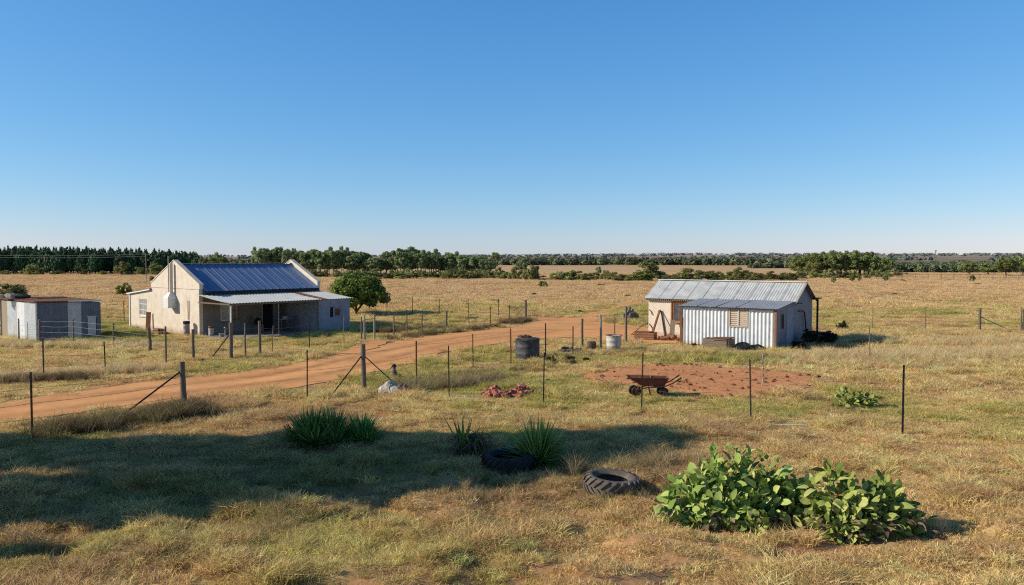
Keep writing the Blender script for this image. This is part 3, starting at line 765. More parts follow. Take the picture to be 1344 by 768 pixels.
# ------------------------------------------------------------------ the corrugated cottage on the right
def cottage():
    o = empty('tin_cottage', at(851, 442.3), math.atan2(-.58, .81),
              'plastered cottage with a grey metal roof and a white corrugated lean-to', 'house')
    Lx, W, EZ, PZ = 8.05, 3.25, 2.25, 3.10
    sl = (PZ - EZ) / (W / 2)
    w = MB()
    wall(w, 'x', 0, .2, 0, Lx - .1, 0, EZ - .02, [(1.42, 2.24, .9, 2.0)])
    w.box(0, .2, .2, W - .2, 0, EZ - .02); w.box(0, Lx - .1, W - .2, W, 0, EZ - .02)
    for x0, x1 in ((0, .2),):
        vs = [(x0, .0, EZ - .02), (x0, W, EZ - .02), (x0, W / 2, PZ - .03)]; vs += [(x1, a, b) for _, a, b in vs]
        w.add(vs, [(2, 1, 0), (3, 4, 5), (0, 1, 4, 3), (1, 2, 5, 4), (2, 0, 3, 5)])
    w.build('wall', M['plaster'], o)
    # right gable clad in flat sheet, its shade put into the bluish colour
    g = MB(); x0, x1 = Lx - .1, Lx
    vs = [(x0, 0, 0), (x0, W, 0), (x0, W, EZ - .01), (x0, W / 2, PZ - .02), (x0, 0, EZ - .01)]; vs += [(x1, a, b) for _, a, b in vs]
    g.add(vs, [(4, 3, 2, 1, 0), (5, 6, 7, 8, 9), (0, 1, 6, 5), (1, 2, 7, 6), (2, 3, 8, 7), (3, 4, 9, 8), (4, 0, 5, 9)])
    go = g.build('gable_wall', M['zinc_shade'], o)
    # main roof: sheets laid side by side so that the laps show
    rf = MB(); rb = MB()
    n = 10; wd = (Lx + .34) / n
    for i in range(n):
        xa = -.15 + i * wd
        V, F = corr((xa, -.22, EZ - sl * .22 + .05 + .006 * (i % 2)), (wd + .03, 0, 0), (0, W / 2 + .22, sl * (W / 2 + .22)), wd / 6, .004 if i < 5 else .010, 2, 6); rf.add(V, F)
    V, F = corr((-.15, W / 2, PZ + .05), (Lx + .34, 0, 0), (0, W / 2 + .2, -sl * (W / 2 + .2)), .14, .015, 2, 6); rf.add(V, F)
    ro = rf.build('roof', M['zinc'], o)
    lp = MB()
    for i in range(1, n):
        xa = -.15 + i * wd
        lp.bar((xa, -.225, EZ - sl * .225 + .07), (xa, W / 2, PZ + .07), .022, .012)
    lp.build('lap_joint', M['zinc_dark'], ro)
    rc = MB(); rc.bar((-.16, W / 2, PZ + .095), (Lx + .2, W / 2, PZ + .095), .26, .03); rc.build('ridge_cap', M['zinc_white'], ro)
    bb = MB(); bb.bar((Lx + .17, -.22, EZ - sl * .22 + .01), (Lx + .17, W / 2, PZ + .02), .03, .11); bb.build('barge_board', M['wood_pale'], ro)
    bb = MB(); bb.bar((Lx + .17, W + .2, EZ - sl * .2 + .01), (Lx + .17, W / 2, PZ + .02), .03, .11); bb.build('barge_board', M['dark_steel'], ro)
    fa = MB()
    for i in range(34): fa.box(-.1 + i * .125, -.03 + i * .125, -.2, -.13, EZ - sl * .2 - .06, EZ - sl * .2 + .02)
    fa.box(-.12, 4.1, -.128, -.09, EZ - .15, EZ - .04)
    fa.build('eave_batten', M['wood'], ro)
    # lean-to
    lx0, lx1, ly = 3.3, 8.06, -2.7
    lw = MB()
    xs = [(lx0, 5.72, .06, 1.97), (5.72, 6.70, .06, 1.03), (6.70, lx1, .03, 1.97)]
    for a, b, z0, z1 in xs:
        V, F = corr((a, ly, z0), (b - a, 0, 0), (0, 0, z1 - z0), .19, .028, 1, 10); lw.add(V, F)
    lo = lw.build('lean_to_wall', M['zinc_white'], o)
    swl = MB(); swl.box(lx0, lx0 + .04, ly + .03, -.003, 0, 1.97); swl.build('side_wall', M['zinc_white'], o)
    sw = MB(); sw.box(lx1 - .04, lx1, ly + .03, -1.1, 0, 1.97)
    vs = [(lx1 - .04, ly + .03, 1.97), (lx1 - .04, -.003, 1.97), (lx1 - .04, -.003, 2.22)]; vs += [(lx1, a, b) for _, a, b in vs]
    sw.add(vs, [(2, 1, 0), (3, 4, 5), (0, 1, 4, 3), (1, 2, 5, 4), (2, 0, 3, 5)])
    sw.build('side_wall', M['zinc_shade'], o)
    sw2 = MB(); sw2.box(lx1 - .03, lx1 + .012, -1.1, -.01, 0, 1.965); sw2.build('side_panel', M['whitewash'], o)
    lr = MB()
    n2 = 5; wd2 = (lx1 - lx0 + .3) / n2
    for i in range(n2):
        V, F = corr((lx0 - .2 + i * wd2, ly - .2, 2.0 + .006 * (i % 2)), (wd2 + .02, 0, 0), (0, 2.72, .26), .14, .013, 2, 6); lr.add(V, F)
    lro = lr.build('lean_to_roof', M['zinc_dark'], o)
    ed = MB(); ed.box(lx0 - .2, lx1 + .1, ly - .205, ly - .17, 1.95, 1.985); ed.build('roof_edge', M['dark_steel'], lro)
    lpj = MB()
    for i in (1, 2, 3): lpj.bar((lx0 - .2 + i * wd2, ly - .2, 2.022), (lx0 - .2 + i * wd2, 0, 2.285), .03, .01)
    lpj.build('lap_joint', M['dark_steel'], lro)
    # louvred window in the lean-to
    lv = MB(); a, b, z0, z1 = 5.73, 6.69, 1.04, 1.95
    lv.box(a, a + .06, ly - .05, ly + .05, z0, z1); lv.box(b - .06, b, ly - .05, ly + .05, z0, z1)
    lv.box(a + .06, b - .06, ly - .05, ly + .05, z0, z0 + .06); lv.box(a + .06, b - .06, ly - .05, ly + .05, z1 - .06, z1)
    lvo = lv.build('louvre_window', M['wood_pale'], o)
    sl_ = MB()
    for k in range(8):
        z = z0 + .08 + k * .098
        m = Matrix.Translation((0, ly, z + .045)) @ Matrix.Rotation(R(-28), 4, 'X')
        sl_.box(a + .06, b - .06, -.008, .008, -.055, .055, m)
    sl_.build('louvre_slat', M['wood_pale'], lvo)
    mu = MB(); mu.box((a + b) / 2 - .02, (a + b) / 2 + .02, ly - .062, ly - .03, z0 + .06, z1 - .06); mu.build('mullion', M['white'], lvo)
    # posts
    p = MB(); p.bar((lx0 - .09, ly - .02, 0), (lx0 - .09, ly - .02, 1.42), .12, .10); p.build('corner_post', M['rust'], o)
    p = MB(); p.bar((lx1 - .0, ly - .05, 0), (lx1 - .0, ly - .05, 1.95), .11, .08); p.build('corner_post', M['wood_red'], o)
    # windows
    window(o, 'x', 0, 1.42, 2.24, .9, 2.0, M['frame_orange'], M['glass'], bars=(1, 0), fw=.085, sill_m=M['concrete'])
    rv = MB(); rv.box(1.36, 1.418, -.035, .02, .84, 2.06); rv.box(2.242, 2.30, -.035, .02, .84, 2.06); rv.box(1.419, 2.241, -.035, .02, 2.004, 2.06); rv.build('window_surround', M['frame_orange'], o)
    sw3 = MB(); sw3.box(lx1 + .002, lx1 + .035, -1.95, -1.60, .95, 1.72); wo = sw3.build('window', M['wood_brown'], o)
    sp = MB(); sp.box(lx1 + .036, lx1 + .042, -1.90, -1.65, 1.0, 1.67); sp.build('pane', M['dark'], wo)
    # pipes on the gable
    pp = MB(); pp.tube([(Lx + .05, .75, 1.72), (Lx + .07, 1.35, 1.72), (Lx + .08, 1.62, 1.60), (Lx + .09, 1.85, .9), (Lx + .09, 1.95, .02)], .035, 7); pp.build('waste_pipe', M['plastic_black'], o)
    lb = MB(); lb.box(Lx + .002, Lx + .05, .30, .40, 2.05, 2.15); lb.tube([(Lx + .03, .35, 2.12), (Lx + .22, .35, 2.16), (Lx + .28, .5, 2.12)], .025, 6); lb.build('outdoor_lamp', M['dark_steel'], o)
    # back porch
    pr = MB(); pr.box(6.2, 8.3, W + .01, W + 1.0, EZ - .02, EZ + .03); po = pr.build('porch_roof', M['dark_steel'], o)
    pt = MB(); pt.bar((8.1, W + .82, 0), (8.1, W + .82, EZ - .03), .09, .09); pt.build('porch_post', M['dark_steel'], o)
    st = MB(); st.box(7.4, 8.7, W + .3, W + 1.15, 0, .42); st.box(8.0, 8.7, W + 1.15, W + 1.5, 0, .25); st.build('porch_step', M['concrete'], o)
    return o
COT = cottage()
CM = Matrix.Translation(COT.location) @ Matrix.Rotation(COT.rotation_euler.z, 4, 'Z')
def cp_(x, y, z=0): return CM @ Vector((x, y, z))

# ------------------------------------------------------------------ the tin shed on the left
def tin_shed():
    c0 = at(49.5, 448); rz = R(10.0)
    o = empty('tin_shed', c0, rz, 'low shed of patched corrugated sheets with a flat rusty roof at the left edge', 'shed')
    Lx, Hh = 3.16, 2.06
    # shaded long side (faces the road): three kinds of sheet
    for a, b, m, nm in ((0, 1.5, 'zinc_shade', 'front_sheet'), (1.5, 2.2, 'zinc_dark', 'door_sheet'), (2.2, Lx, 'zinc_shade', 'front_sheet')):
        w = MB(); V, F = corr((a, 0 if nm == 'front_sheet' else .02, 0), (b - a, 0, 0), (0, 0, Hh), .125, .016, 1, 6); w.add(V, F); w.build(nm, M[m], o)
    hp_ = MB(); hp_.box(2.52, 2.92, -.035, -.02, .3, 1.28); hp_.box(2.48, 2.96, -.04, -.022, 1.282, 1.33); hp_.build('shutter', M['zinc_dark'], o)
    # sunlit end in vertical strips, running back to the left
    ex, ey = -1.62, 1.98
    L = math.hypot(ex, ey)
    cuts = [0, .70, 1.13, 1.69, 2.07]
    for k, (a, b) in enumerate(zip(cuts[:-1], cuts[1:])):
        w = MB()
        p = (ex * a, ey * a, 0); q = (ex * (b - a), ey * (b - a), 0)
        V, F = corr((p[0] + q[0], p[1] + q[1], 0), (-q[0], -q[1], 0), (0, 0, Hh - .02 - .01 * k), .125 if k != 1 else .3, .014 if k != 1 else .006, 1, 6); w.add(V, F)
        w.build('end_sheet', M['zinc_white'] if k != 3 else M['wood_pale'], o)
    ct = MB(); ct.bar((-.02, -.03, 0), (-.02, -.03, Hh), .07, .07); ct.build('corner_post', M['white'], o)
    # side and back walls
    bk = MB(); dx, dy = ex * 2.07, ey * 2.07
    V, F = corr((Lx, 0, 0), (dx, 4.0, 0), (0, 0, Hh), .125, .014, 1, 6); bk.add(V, F)
    V, F = corr((Lx + dx, 4.0, 0), (-Lx + .0, 0, 0), (0, 0, Hh), .125, .014, 1, 6); bk.add(V, F)
    V, F = corr((dx, 4.0, 0), (0, dy - 4.0, 0), (0, 0, Hh), .125, .014, 1, 6); bk.add(V, F)
    bk.build('back_wall', M['zinc_shade'], o)
    # flat roof
    rf = MB()
    vs = [(-.08, -.12, Hh + .02), (Lx + .12, -.12, Hh + .06), (Lx + dx + .1, 4.1, Hh + .10), (dx - .1, 4.1, Hh + .06), (dx - .12, dy - .05, Hh + .03)]
    top = [(a, b, c + .05) for a, b, c in vs]
    rf.add(vs + top, [(4, 3, 2, 1, 0), (5, 6, 7, 8, 9)] + [(i, (i + 1) % 5, (i + 1) % 5 + 5, i + 5) for i in range(5)])
    ro = rf.build('roof', M['rust'], o)
    wf = MB(); wf.bar((1.6, -.14, Hh + .07), (Lx + .14, -.14, Hh + .10), .02, .07); wf.build('roof_flashing', M['zinc_white'], ro)
    return o
SHED = tin_shed()
SM = Matrix.Translation(SHED.location) @ Matrix.Rotation(SHED.rotation_euler.z, 4, 'Z')
def sp_(x, y, z=0): return SM @ Vector((x, y, z))
RT = 2.17
bx = MB(); bx.box(-.28, .28, -.2, .2, 0, .20); bx.box(-.31, .31, -.23, .23, .201, .235)
tag(bx.build('wooden_box', M['wood_pale'], None, sp_(-2.95, 2.6, RT)), 'small pale box lying on the flat roof of the left shed', 'box')
bx = MB(); bx.blob((0, 0, .13), (.42, .25, .17), 5, .18, 10, -.13)
tag(bx.build('roof_stone', M['concrete'], None, sp_(-2.2, 2.45, RT)), 'grey stone weighing down the flat rusty roof of the left shed', 'stone')
bx = MB(); bx.tube([(-.42, 0, .13), (-.2, .02, .15), (.2, 0, .14), (.5, 0, .1)], [.13, .15, .14, .08], 9, wob=.06)
tag(bx.build('tar_roll', M['plastic_black'], None, sp_(-1.62, 2.3, RT + .005)), 'dark roll of roofing felt on the flat roof of the left shed', 'roll')
bx = MB()
for k in range(4): bx.bar((-.5 + .1 * k, -.14 + .09 * k, .03 + .001 * k), (.7 + .2 * k, -.1 + .1 * k, .03 + .001 * k), .08, .05)
tag(bx.build('plank_stack', M['wood'], None, sp_(-.6, 2.4, RT + .02)), 'weathered planks laid on the flat roof of the left shed', 'planks')

# ------------------------------------------------------------------ fences
def post_mesh(kind, h, lean=0.0, seed=0):
    r = random.Random(seed); m = MB(); tx = lean * h
    if kind == 't':
        m.bar((0, 0, -.1), (tx, 0, h), .05, .012); m.bar((0, .022, -.1), (tx, .022, h), .012, .035)
        for k in range(int(h / .12)): z = .1 + k * .12; m.box(tx * z / h - .012, tx * z / h + .012, -.018, -.006, z, z + .03)
        return m, M['dark_steel']
    if kind == 'thin':
        m.tube([(0, 0, -.1), (tx * .5 + r.uniform(-.01, .01), 0, h * .5), (tx, 0, h)], [.024, .022, .02], 7); return m, M['wood']
    if kind == 'iron':
        m.tube([(0, 0, -.1), (tx, 0, h)], .03, 8); return m, M['rust']
    rad = {'wood': .065, 'thick': .085, 'stick': .04, 'pale': .055}[kind]
    n = 6
    pts = [(tx * i / n + r.uniform(-.006, .006), r.uniform(-.006, .006), -.1 + (h + .1) * i / n) for i in range(n + 1)]
    m.tube(pts, [rad * (1.06 - .12 * i / n) for i in range(n + 1)], 10, wob=.05)
    return m, (M['wood_grey'] if kind == 'pale' else M['wood'])
def fence(label, posts, wires, braces=(), wire_m='wire', wr=.0045, gaps=()):
    """posts: (px, base_y, top_y, kind[, lean]); wires: heights as a share of post height; braces: (post index, fx, fy, share)"""
    W = []
    for k, p in enumerate(posts):
        g = at(p[0], p[1]); h = (p[1] - p[2]) * g.y / FPX
        W.append((g, h, p[3], p[4] if len(p) > 4 else 0.0))
    root = empty('wire_fence', W[0][0], 0, label, 'fence')
    o0 = W[0][0]
    for k, (g, h, kind, lean) in enumerate(W):
        m, mt = post_mesh(kind, h, lean, k)
        m.build('post', mt, root, g - o0)
    for s in wires:
        w = MB()
        for k, ((a, ha, _, la), (b, hb, _, lb)) in enumerate(zip(W[:-1], W[1:])):
            if k in gaps:
                if w.v: w.build('wire', M[wire_m], root)
                w = MB(); continue
            hh = min(ha, hb, 1.5)
            A = a - o0 + Vector((la * min(ha, 1.5) * s, -.03, min(ha, 1.5) * s)); B = b - o0 + Vector((lb * min(hb, 1.5) * s, -.03, min(hb, 1.5) * s))
            sag = .02 + random.uniform(0, .03)
            pts = [A.lerp(B, t) - Vector((0, 0, sag * 4 * t * (1 - t))) for t in (0, .25, .5, .75, 1)]
            w.tube(pts, wr, 4, False)
        if w.v: w.build('wire', M[wire_m], root)
    for (k, fx, fy, sh, r) in braces:
        g, h, kind, lean = W[k]
        a = g - o0 + Vector((lean * h * sh, 0, h * sh)); b = at(fx, fy) - o0; b.z = -.05
        m = MB(); m.tube([b, a], r, 8); m.build('brace', M['dark_steel'] if r < .03 else M['wood'], root)
    return root
fence('short run of wire fence with a grey wooden strainer post beside the left shadow',
      [(-60, 590, 500, 't'), (42.5, 577, 487, 't'), (242, 544, 474, 'thick', -.03)], (.35, .6, .85), [(2, 142, 557, .84, .026)])
fence('wire fence on thin posts along the near side of the red dirt road',
      [(403, 527, 459, 't', .01), (478, 516, 451, 'thick', -.02), (546.5, 501, 447, 'iron', -.0), (621, 487.5, 438, 't', -.01), (670.5, 478, 431, 'iron', -.01),
       (716, 473, 424, 't'), (752, 467, 428, 't'), (764, 458, 418, 'wood'), (789, 457.5, 413, 'pale', -.02)], (.4, .65, .9), [(1, 430, 523.5, .8, .022), (1, 522, 505, .78, .018)])
fence('wire fence on dark steel posts passing in front of the wheelbarrow',
      [(589.5, 522, 453, 't', -.01), (713, 531, 462, 't', .02), (842, 541, 462, 't', .02), (986, 554, 471, 't', -.03), (1184.5, 570, 478, 't'), (1420, 592, 498, 't')], (.45, .85), wr=.0025)
fence('farmyard fence of mixed wooden posts on the far side of the dirt road',
      [(57.5, 499, 446, 't'), (138.5, 491, 448, 't', -.03), (218, 479, 428, 'stick', -.0), (254, 474, 432, 'wood', -.01), (303.5, 471, 423, 'thick'), (322, 469, 424, 'stick'),
       (341.5, 467.5, 421, 'wood', -.01), (357, 463, 427, 'thin', .06), (406, 458, 421, 't'), (451.5, 452, 414, 'thin')], (.35, .62, .88), [(4, 277, 469, .72, .028)])
fence('pale wire fence with dark posts in front of the left tin shed',
      [(25, 446, 418, 'stick'), (52.5, 449, 419, 'wood'), (96.5, 450.5, 419, 'stick'), (149.5, 456, 424, 'stick'), (197.5, 462, 429, 'thick', -.05)], (.2, .45, .7, .92), wire_m='pale_wire', wr=.0055)
fence('pair of pale gate posts with a dark stake at the yard entrance beside the road',
      [(474.5, 448, 416, 'stick'), (478.5, 448, 414.5, 'pale'), (491.5, 446.5, 413, 'pale')], (.86,), wr=.012)
fence('old wire fence on rough stakes beyond the road ending in a braced strainer post',
      [(517, 440, 413, 'stick'), (534, 438, 412.5, 'stick'), (553.5, 438, 411, 'stick', .02), (586, 434, 408, 'wood'), (616, 431.5, 392.5, 't', -.04), (643.5, 427.5, 402, 't'), (668.5, 424, 400, 't'), (690, 421, 393.5, 'thick')],
      (.4, .7, .92), [(7, 675, 416, .75, .03), (1, 523, 433, .7, .03)])
fence('back fence on thin posts crossing the pasture behind the round tree',
      [(163, 422, 395, 't'), (508, 415, 390, 't'), (541.5, 412.5, 390, 't'), (576.5, 411.5, 391.5, 't'), (654.5, 417, 391.5, 't'), (690, 419, 394, 't')], (.5, .9), gaps=(0,))
fence('wire fence across the right pasture with a braced wooden strainer post',
      [(1145, 434, 401, 'thin'), (1214.5, 434, 402, 'thin'), (1285.5, 434, 404, 'thick'), (1340, 435.5, 404, 'stick'), (1342.8, 435.5, 405, 'stick'), (1420, 436, 405, 'thin')], (.4, .9), [(2, 1331, 435, .62, .03)], gaps=(2,))
fence('sagging wire fence with weathered posts in front of the cottage doorway',
      [(806.5, 441.5, 416, 'stick'), (821.5, 451.5, 402, 'wood', .0), (896, 457, 430, 'thin')], (.3, .6))
m, mt = post_mesh('thin', 1.5, -.03)
tag(m.build('fence_stake', mt, None, at(1141.5, 475)), 'single thin pale stake standing in tall straw grass right of the cottage', 'stake')

# ------------------------------------------------------------------ tyres
def tyre(loc, ro, wd, tilt, mat, label, seed):
    m = MB(); ri = ro * .56; h = wd / 2
    prof = [(ri, -h * .55), (ri + .03, -h * .62), (ro * .74, -h * .95), (ro * .90, -h * .92), (ro * .955, -h * .74), (ro * .965, -h * .3), (ro * .965, h * .3), (ro * .955, h * .74), (ro * .90, h * .92), (ro * .74, h * .95), (ri + .03, h * .62), (ri, h * .55), (ri + .02, h * .40), (ro * .78, h * .62), (ro * .86, 0), (ro * .78, -h * .62), (ri + .02, -h * .40)]
    m.lathe(prof, 44, closed=True)
    n = 22
    for k in range(n):
        for sgn in (-1, 1):
            a0 = 2 * PI * (k + (.5 if sgn > 0 else 0)) / n
            pts = []
            for t in (0, .35, .7, 1.0):
                a = a0 + .30 * t; z = sgn * (.04 + t * .92) * h
                rr = ro * (.962 if t < .9 else .90)
                pts.append((rr, a, z))
            vs = []
            for (rr, a, z) in pts:
                for dr, da in ((-.01, -.045), (.034, -.035), (.034, .035), (-.01, .045)):
                    vs.append(((rr + dr) * math.cos(a + da), (rr + dr) * math.sin(a + da), z))
            fs = [(i * 4 + j, i * 4 + (j + 1) % 4, (i + 1) * 4 + (j + 1) % 4, (i + 1) * 4 + j) for i in range(3) for j in range(4)] + [(3, 2, 1, 0), (12, 13, 14, 15)]
            m.add(vs, fs)
    o = m.build('tractor_tyre', mat, None, Vector(loc) + Vector((0, 0, h * .98 + ro * abs(math.sin(tilt[0])) * .3)))
    o.rotation_euler = (tilt[0], tilt[1], seed)
    tag(o, label, 'tyre')
tyre(at(803, 646.5), .53, .34, (R(3), R(4)), M['tyre_lit'], 'tractor tyre with chevron tread, sunlight in its lighter colour', .3)
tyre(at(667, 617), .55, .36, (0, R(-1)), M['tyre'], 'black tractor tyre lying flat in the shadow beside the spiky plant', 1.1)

# ------------------------------------------------------------------ spiky plants
def rosette(parent, c, n, L, W, seed, el=(10, 85), name='leaves', mat='leaf_yucca', core=.12, droop=(.02, .2), z0=.02):
    rng = np.random.default_rng(seed)
    az = rng.uniform(0, 2 * PI, n); e = np.radians(rng.uniform(el[0], el[1], n) ** 1.0)
    d = np.stack([np.cos(az) * np.cos(e), np.sin(az) * np.cos(e), np.sin(e)], 1)
    b = np.array(c) + np.stack([np.cos(az) * core * rng.random(n), np.sin(az) * core * rng.random(n), z0 + rng.random(n) * .12], 1)
    nr = np.array([0, 0, 1.]) + rng.normal(0, .25, (n, 3))
    dr = rng.uniform(droop[0], droop[1], n) * (1.15 - np.sin(e))
    V, F = leaves(b, d, nr, L * rng.uniform(.65, 1.08, n), W * rng.uniform(.7, 1.1, n), .35, dr, 5, 'sword')
    return V, F
def yucca(name, loc, parts, label, dead=0, z0=.02):
    o = empty(name, loc, 0, label, 'plant')
    Vs, Fs, k = [], [], 0
    for (c, n, L, W, seed, el) in parts:
        V, F = rosette(o, c, n, L, W, seed, el, z0=z0); Vs.append(V); Fs.append(F + k); k += len(V)
    link_mesh('leaves', np_mesh('leaves', np.concatenate(Vs), np.concatenate(Fs)), M['leaf_yucca'], o)
    if dead:
        n = dead; rng = np.random.default_rng(5)
        az = rng.uniform(0, 2 * PI, n); e = np.radians(rng.uniform(-35, 30, n))
        d = np.stack([np.cos(az) * np.cos(e), np.sin(az) * np.cos(e), np.sin(e)], 1)
        b = np.stack([rng.normal(0.12, .18, n), rng.normal(0, .14, n), rng.uniform(.05, .5, n)], 1)
        V, F = leaves(b, d, np.tile([0, 0, 1.], (n, 1)) + rng.normal(0, .4, (n, 3)), rng.uniform(.25, .5, n), rng.uniform(.012, .03, n), .2, rng.uniform(.2, .7, n), 4, 'sword')
        V[:, 2] = np.maximum(V[:, 2], .01)
        link_mesh('dead_leaves', np_mesh('dead_leaves', V, F), M['leaf_dead'], o)
    st = MB(); st.tube([(0, 0, -.05), (0.01, 0, .12), (0, 0, .22)], [.09, .08, .05], 8); st.build('stem', M['bark'], o)
    return o
P = [((-.30, 0, 0), 380, .88, .055, 1, (12, 88)), ((.15, .2, 0), 300, .84, .055, 2, (12, 85)), ((-.1, -.3, 0), 300, .66, .05, 8, (2, 65)), ((-.6, -.1, 0), 160, .6, .05, 12, (5, 70)), ((.35, -.15, 0), 180, .62, .05, 13, (5, 70))]
yucca('spiky_plant', at(424, 584), P, 'wide clump of dark green sword leaves at the upper edge of the shadow')
yucca('spiky_plant', at(474, 582), [((0, 0, 0), 420, .70, .05, 3, (5, 86)), ((.2, -.15, 0), 200, .5, .045, 33, (0, 60))], 'smaller sword leaved clump touching the right side of the wide clump')
yucca('spiky_plant', at(612, 598), [((-.08, 0, .12), 9, .95, .085, 14, (52, 82)), ((.1, 0, .1), 16, .6, .06, 15, (20, 70))], 'ragged half dead spiky plant with a few tall upright blades', 620)
yucca('spiky_plant', at(706, 611), [((0, 0, 0), 420, .95, .05, 6, (12, 86)), ((0, -.1, 0), 160, .6, .045, 36, (0, 50))], 'full green rosette of sword leaves standing behind the shaded tyre', 30)

# ------------------------------------------------------------------ broad-leaved plants
def broad_plant(loc, lobes, n, Ls, label, nyel=10, ndead=20, seed=3, cat='plant'):
    rng = np.random.default_rng(seed)
    o = empty('leafy_plant', loc, 0, label, cat)
    L_ = np.array(lobes, float); w = (L_[:, 3] * L_[:, 5]); w /= w.sum()
    def mk(n, zlo=0.0, zhi=1.0):
        idx = rng.choice(len(L_), n, p=w)
        d = rng.normal(size=(n, 3)); d[:, 2] = np.abs(d[:, 2]) * 1.0; d /= np.linalg.norm(d, axis=1, keepdims=True)
        r = rng.uniform(.5, 1.12, n)
        c = L_[idx, :3]; rad = L_[idx, 3:6]
        pos = c + d * rad * r[:, None]
        pos[:, 2] = np.maximum(pos[:, 2], .03)
        k = rng.random(n)
        dirv = d * np.array([1, 1, .5]) + rng.normal(0, .45, (n, 3)) + np.array([0, 0, .55])
        low = (pos[:, 2] < .3)
        dirv[low, 2] *= .6
        nr = d * .9 + np.array([-.45, -.3, .7]) + rng.normal(0, .45, (n, 3))
        return pos, dirv, nr
    pos, dv, nr = mk(n)
    L = rng.uniform(Ls[0], Ls[1], n)
    V, F = leaves(pos - dv / np.linalg.norm(dv, axis=1, keepdims=True) * (L * .4)[:, None], dv, nr, L, L * rng.uniform(.42, .66, n), rng.uniform(-.2, .75, n), rng.uniform(-.15, .75, n), 8, 'ovate')
    V[:, 2] = np.maximum(V[:, 2], .01)
    link_mesh('leaves', np_mesh('leaves', V, F, True), M['leaf_cab'], o)
    if nyel:
        pos, dv, nr = mk(nyel); pos[:, 2] *= .8
        L = rng.uniform(Ls[0], Ls[1], nyel)
        V, F = leaves(pos, dv, nr, L, L * .38, .3, .35, 6, 'ovate'); V[:, 2] = np.maximum(V[:, 2], .01)
        link_mesh('yellow_leaves', np_mesh('yellow_leaves', V, F, True), M['leaf_yellow'], o)
    if ndead:
        idx = rng.choice(len(L_), ndead, p=w); a = rng.uniform(0, 2 * PI, ndead); rr = rng.uniform(.5, 1.2, ndead)
        pos = np.stack([L_[idx, 0] + np.cos(a) * L_[idx, 3] * rr, L_[idx, 1] + np.sin(a) * L_[idx, 4] * rr, rng.uniform(.03, .34, ndead)], 1)
        dv = np.stack([np.cos(a), np.sin(a), rng.uniform(-.2, .5, ndead)], 1)
        V, F = leaves(pos, dv, np.tile([0, 0, 1.], (ndead, 1)) + rng.normal(0, .6, (ndead, 3)), rng.uniform(.1, .22, ndead), rng.uniform(.04, .1, ndead), .5, rng.uniform(.1, .6, ndead), 4, 'ovate')
        V[:, 2] = np.maximum(V[:, 2], .008)
        link_mesh('dead_leaves', np_mesh('dead_leaves', V, F, True), M['leaf_dead'], o)
    s = MB()
    for k in range(max(6, n // 10)):
        i = rng.integers(len(L_)); a = rng.uniform(0, 2 * PI); q = rng.uniform(.1, .75)
        x, y = L_[i, 0] + math.cos(a) * L_[i, 3] * q, L_[i, 1] + math.sin(a) * L_[i, 4] * q
        x0, y0 = L_[i, 0] + (x - L_[i, 0]) * .55, L_[i, 1] + (y - L_[i, 1]) * .55
        s.tube([(x0, y0, -.03), ((x0 + x) / 2, (y0 + y) / 2, L_[i, 5] * .4), (x, y, L_[i, 5] * (.78 - .35 * q))], [.016, .013, .008], 5, False)
    s.build('stem', M['leaf_cab'], o)
    return o
broad_plant(at(972, 683), [(-.72, .05, .02, .58, .5, .82), (-.15, .15, .02, .70, .55, 1.12), (.45, .10, .02, .66, .5, 1.0), (-.25, -.28, 0, .80, .3, .55), (.95, .05, 0, .42, .42, .72), (-1.18, -.12, 0, .26, .26, .3), (.15, -.5, 0, .3, .22, .28)], 1650, (.07, .28),
            'largest clump of broad pale green leaves in the right foreground', 20, 260, 3)
broad_plant(at(1126, 698), [(-.32, .12, .02, .52, .42, .98), (.38, .05, .02, .56, .42, .80), (-.3, -.25, 0, .48, .25, .55), (.05, -.05, 0, .7, .4, .72), (-.42, -.42, 0, .3, .2, .38), (.82, -.1, 0, .22, .22, .4)], 1100, (.07, .28),
            'second broad leaved clump with yellowing tips at the right of the largest clump', 30, 180, 9)
broad_plant(at(1122, 534), [(-.22, 0, .0, .42, .4, .5), (.28, .05, 0, .38, .36, .42)], 210, (.13, .22), 'small round bright green plant near the right end of the red soil plot', 3, 8, 21)

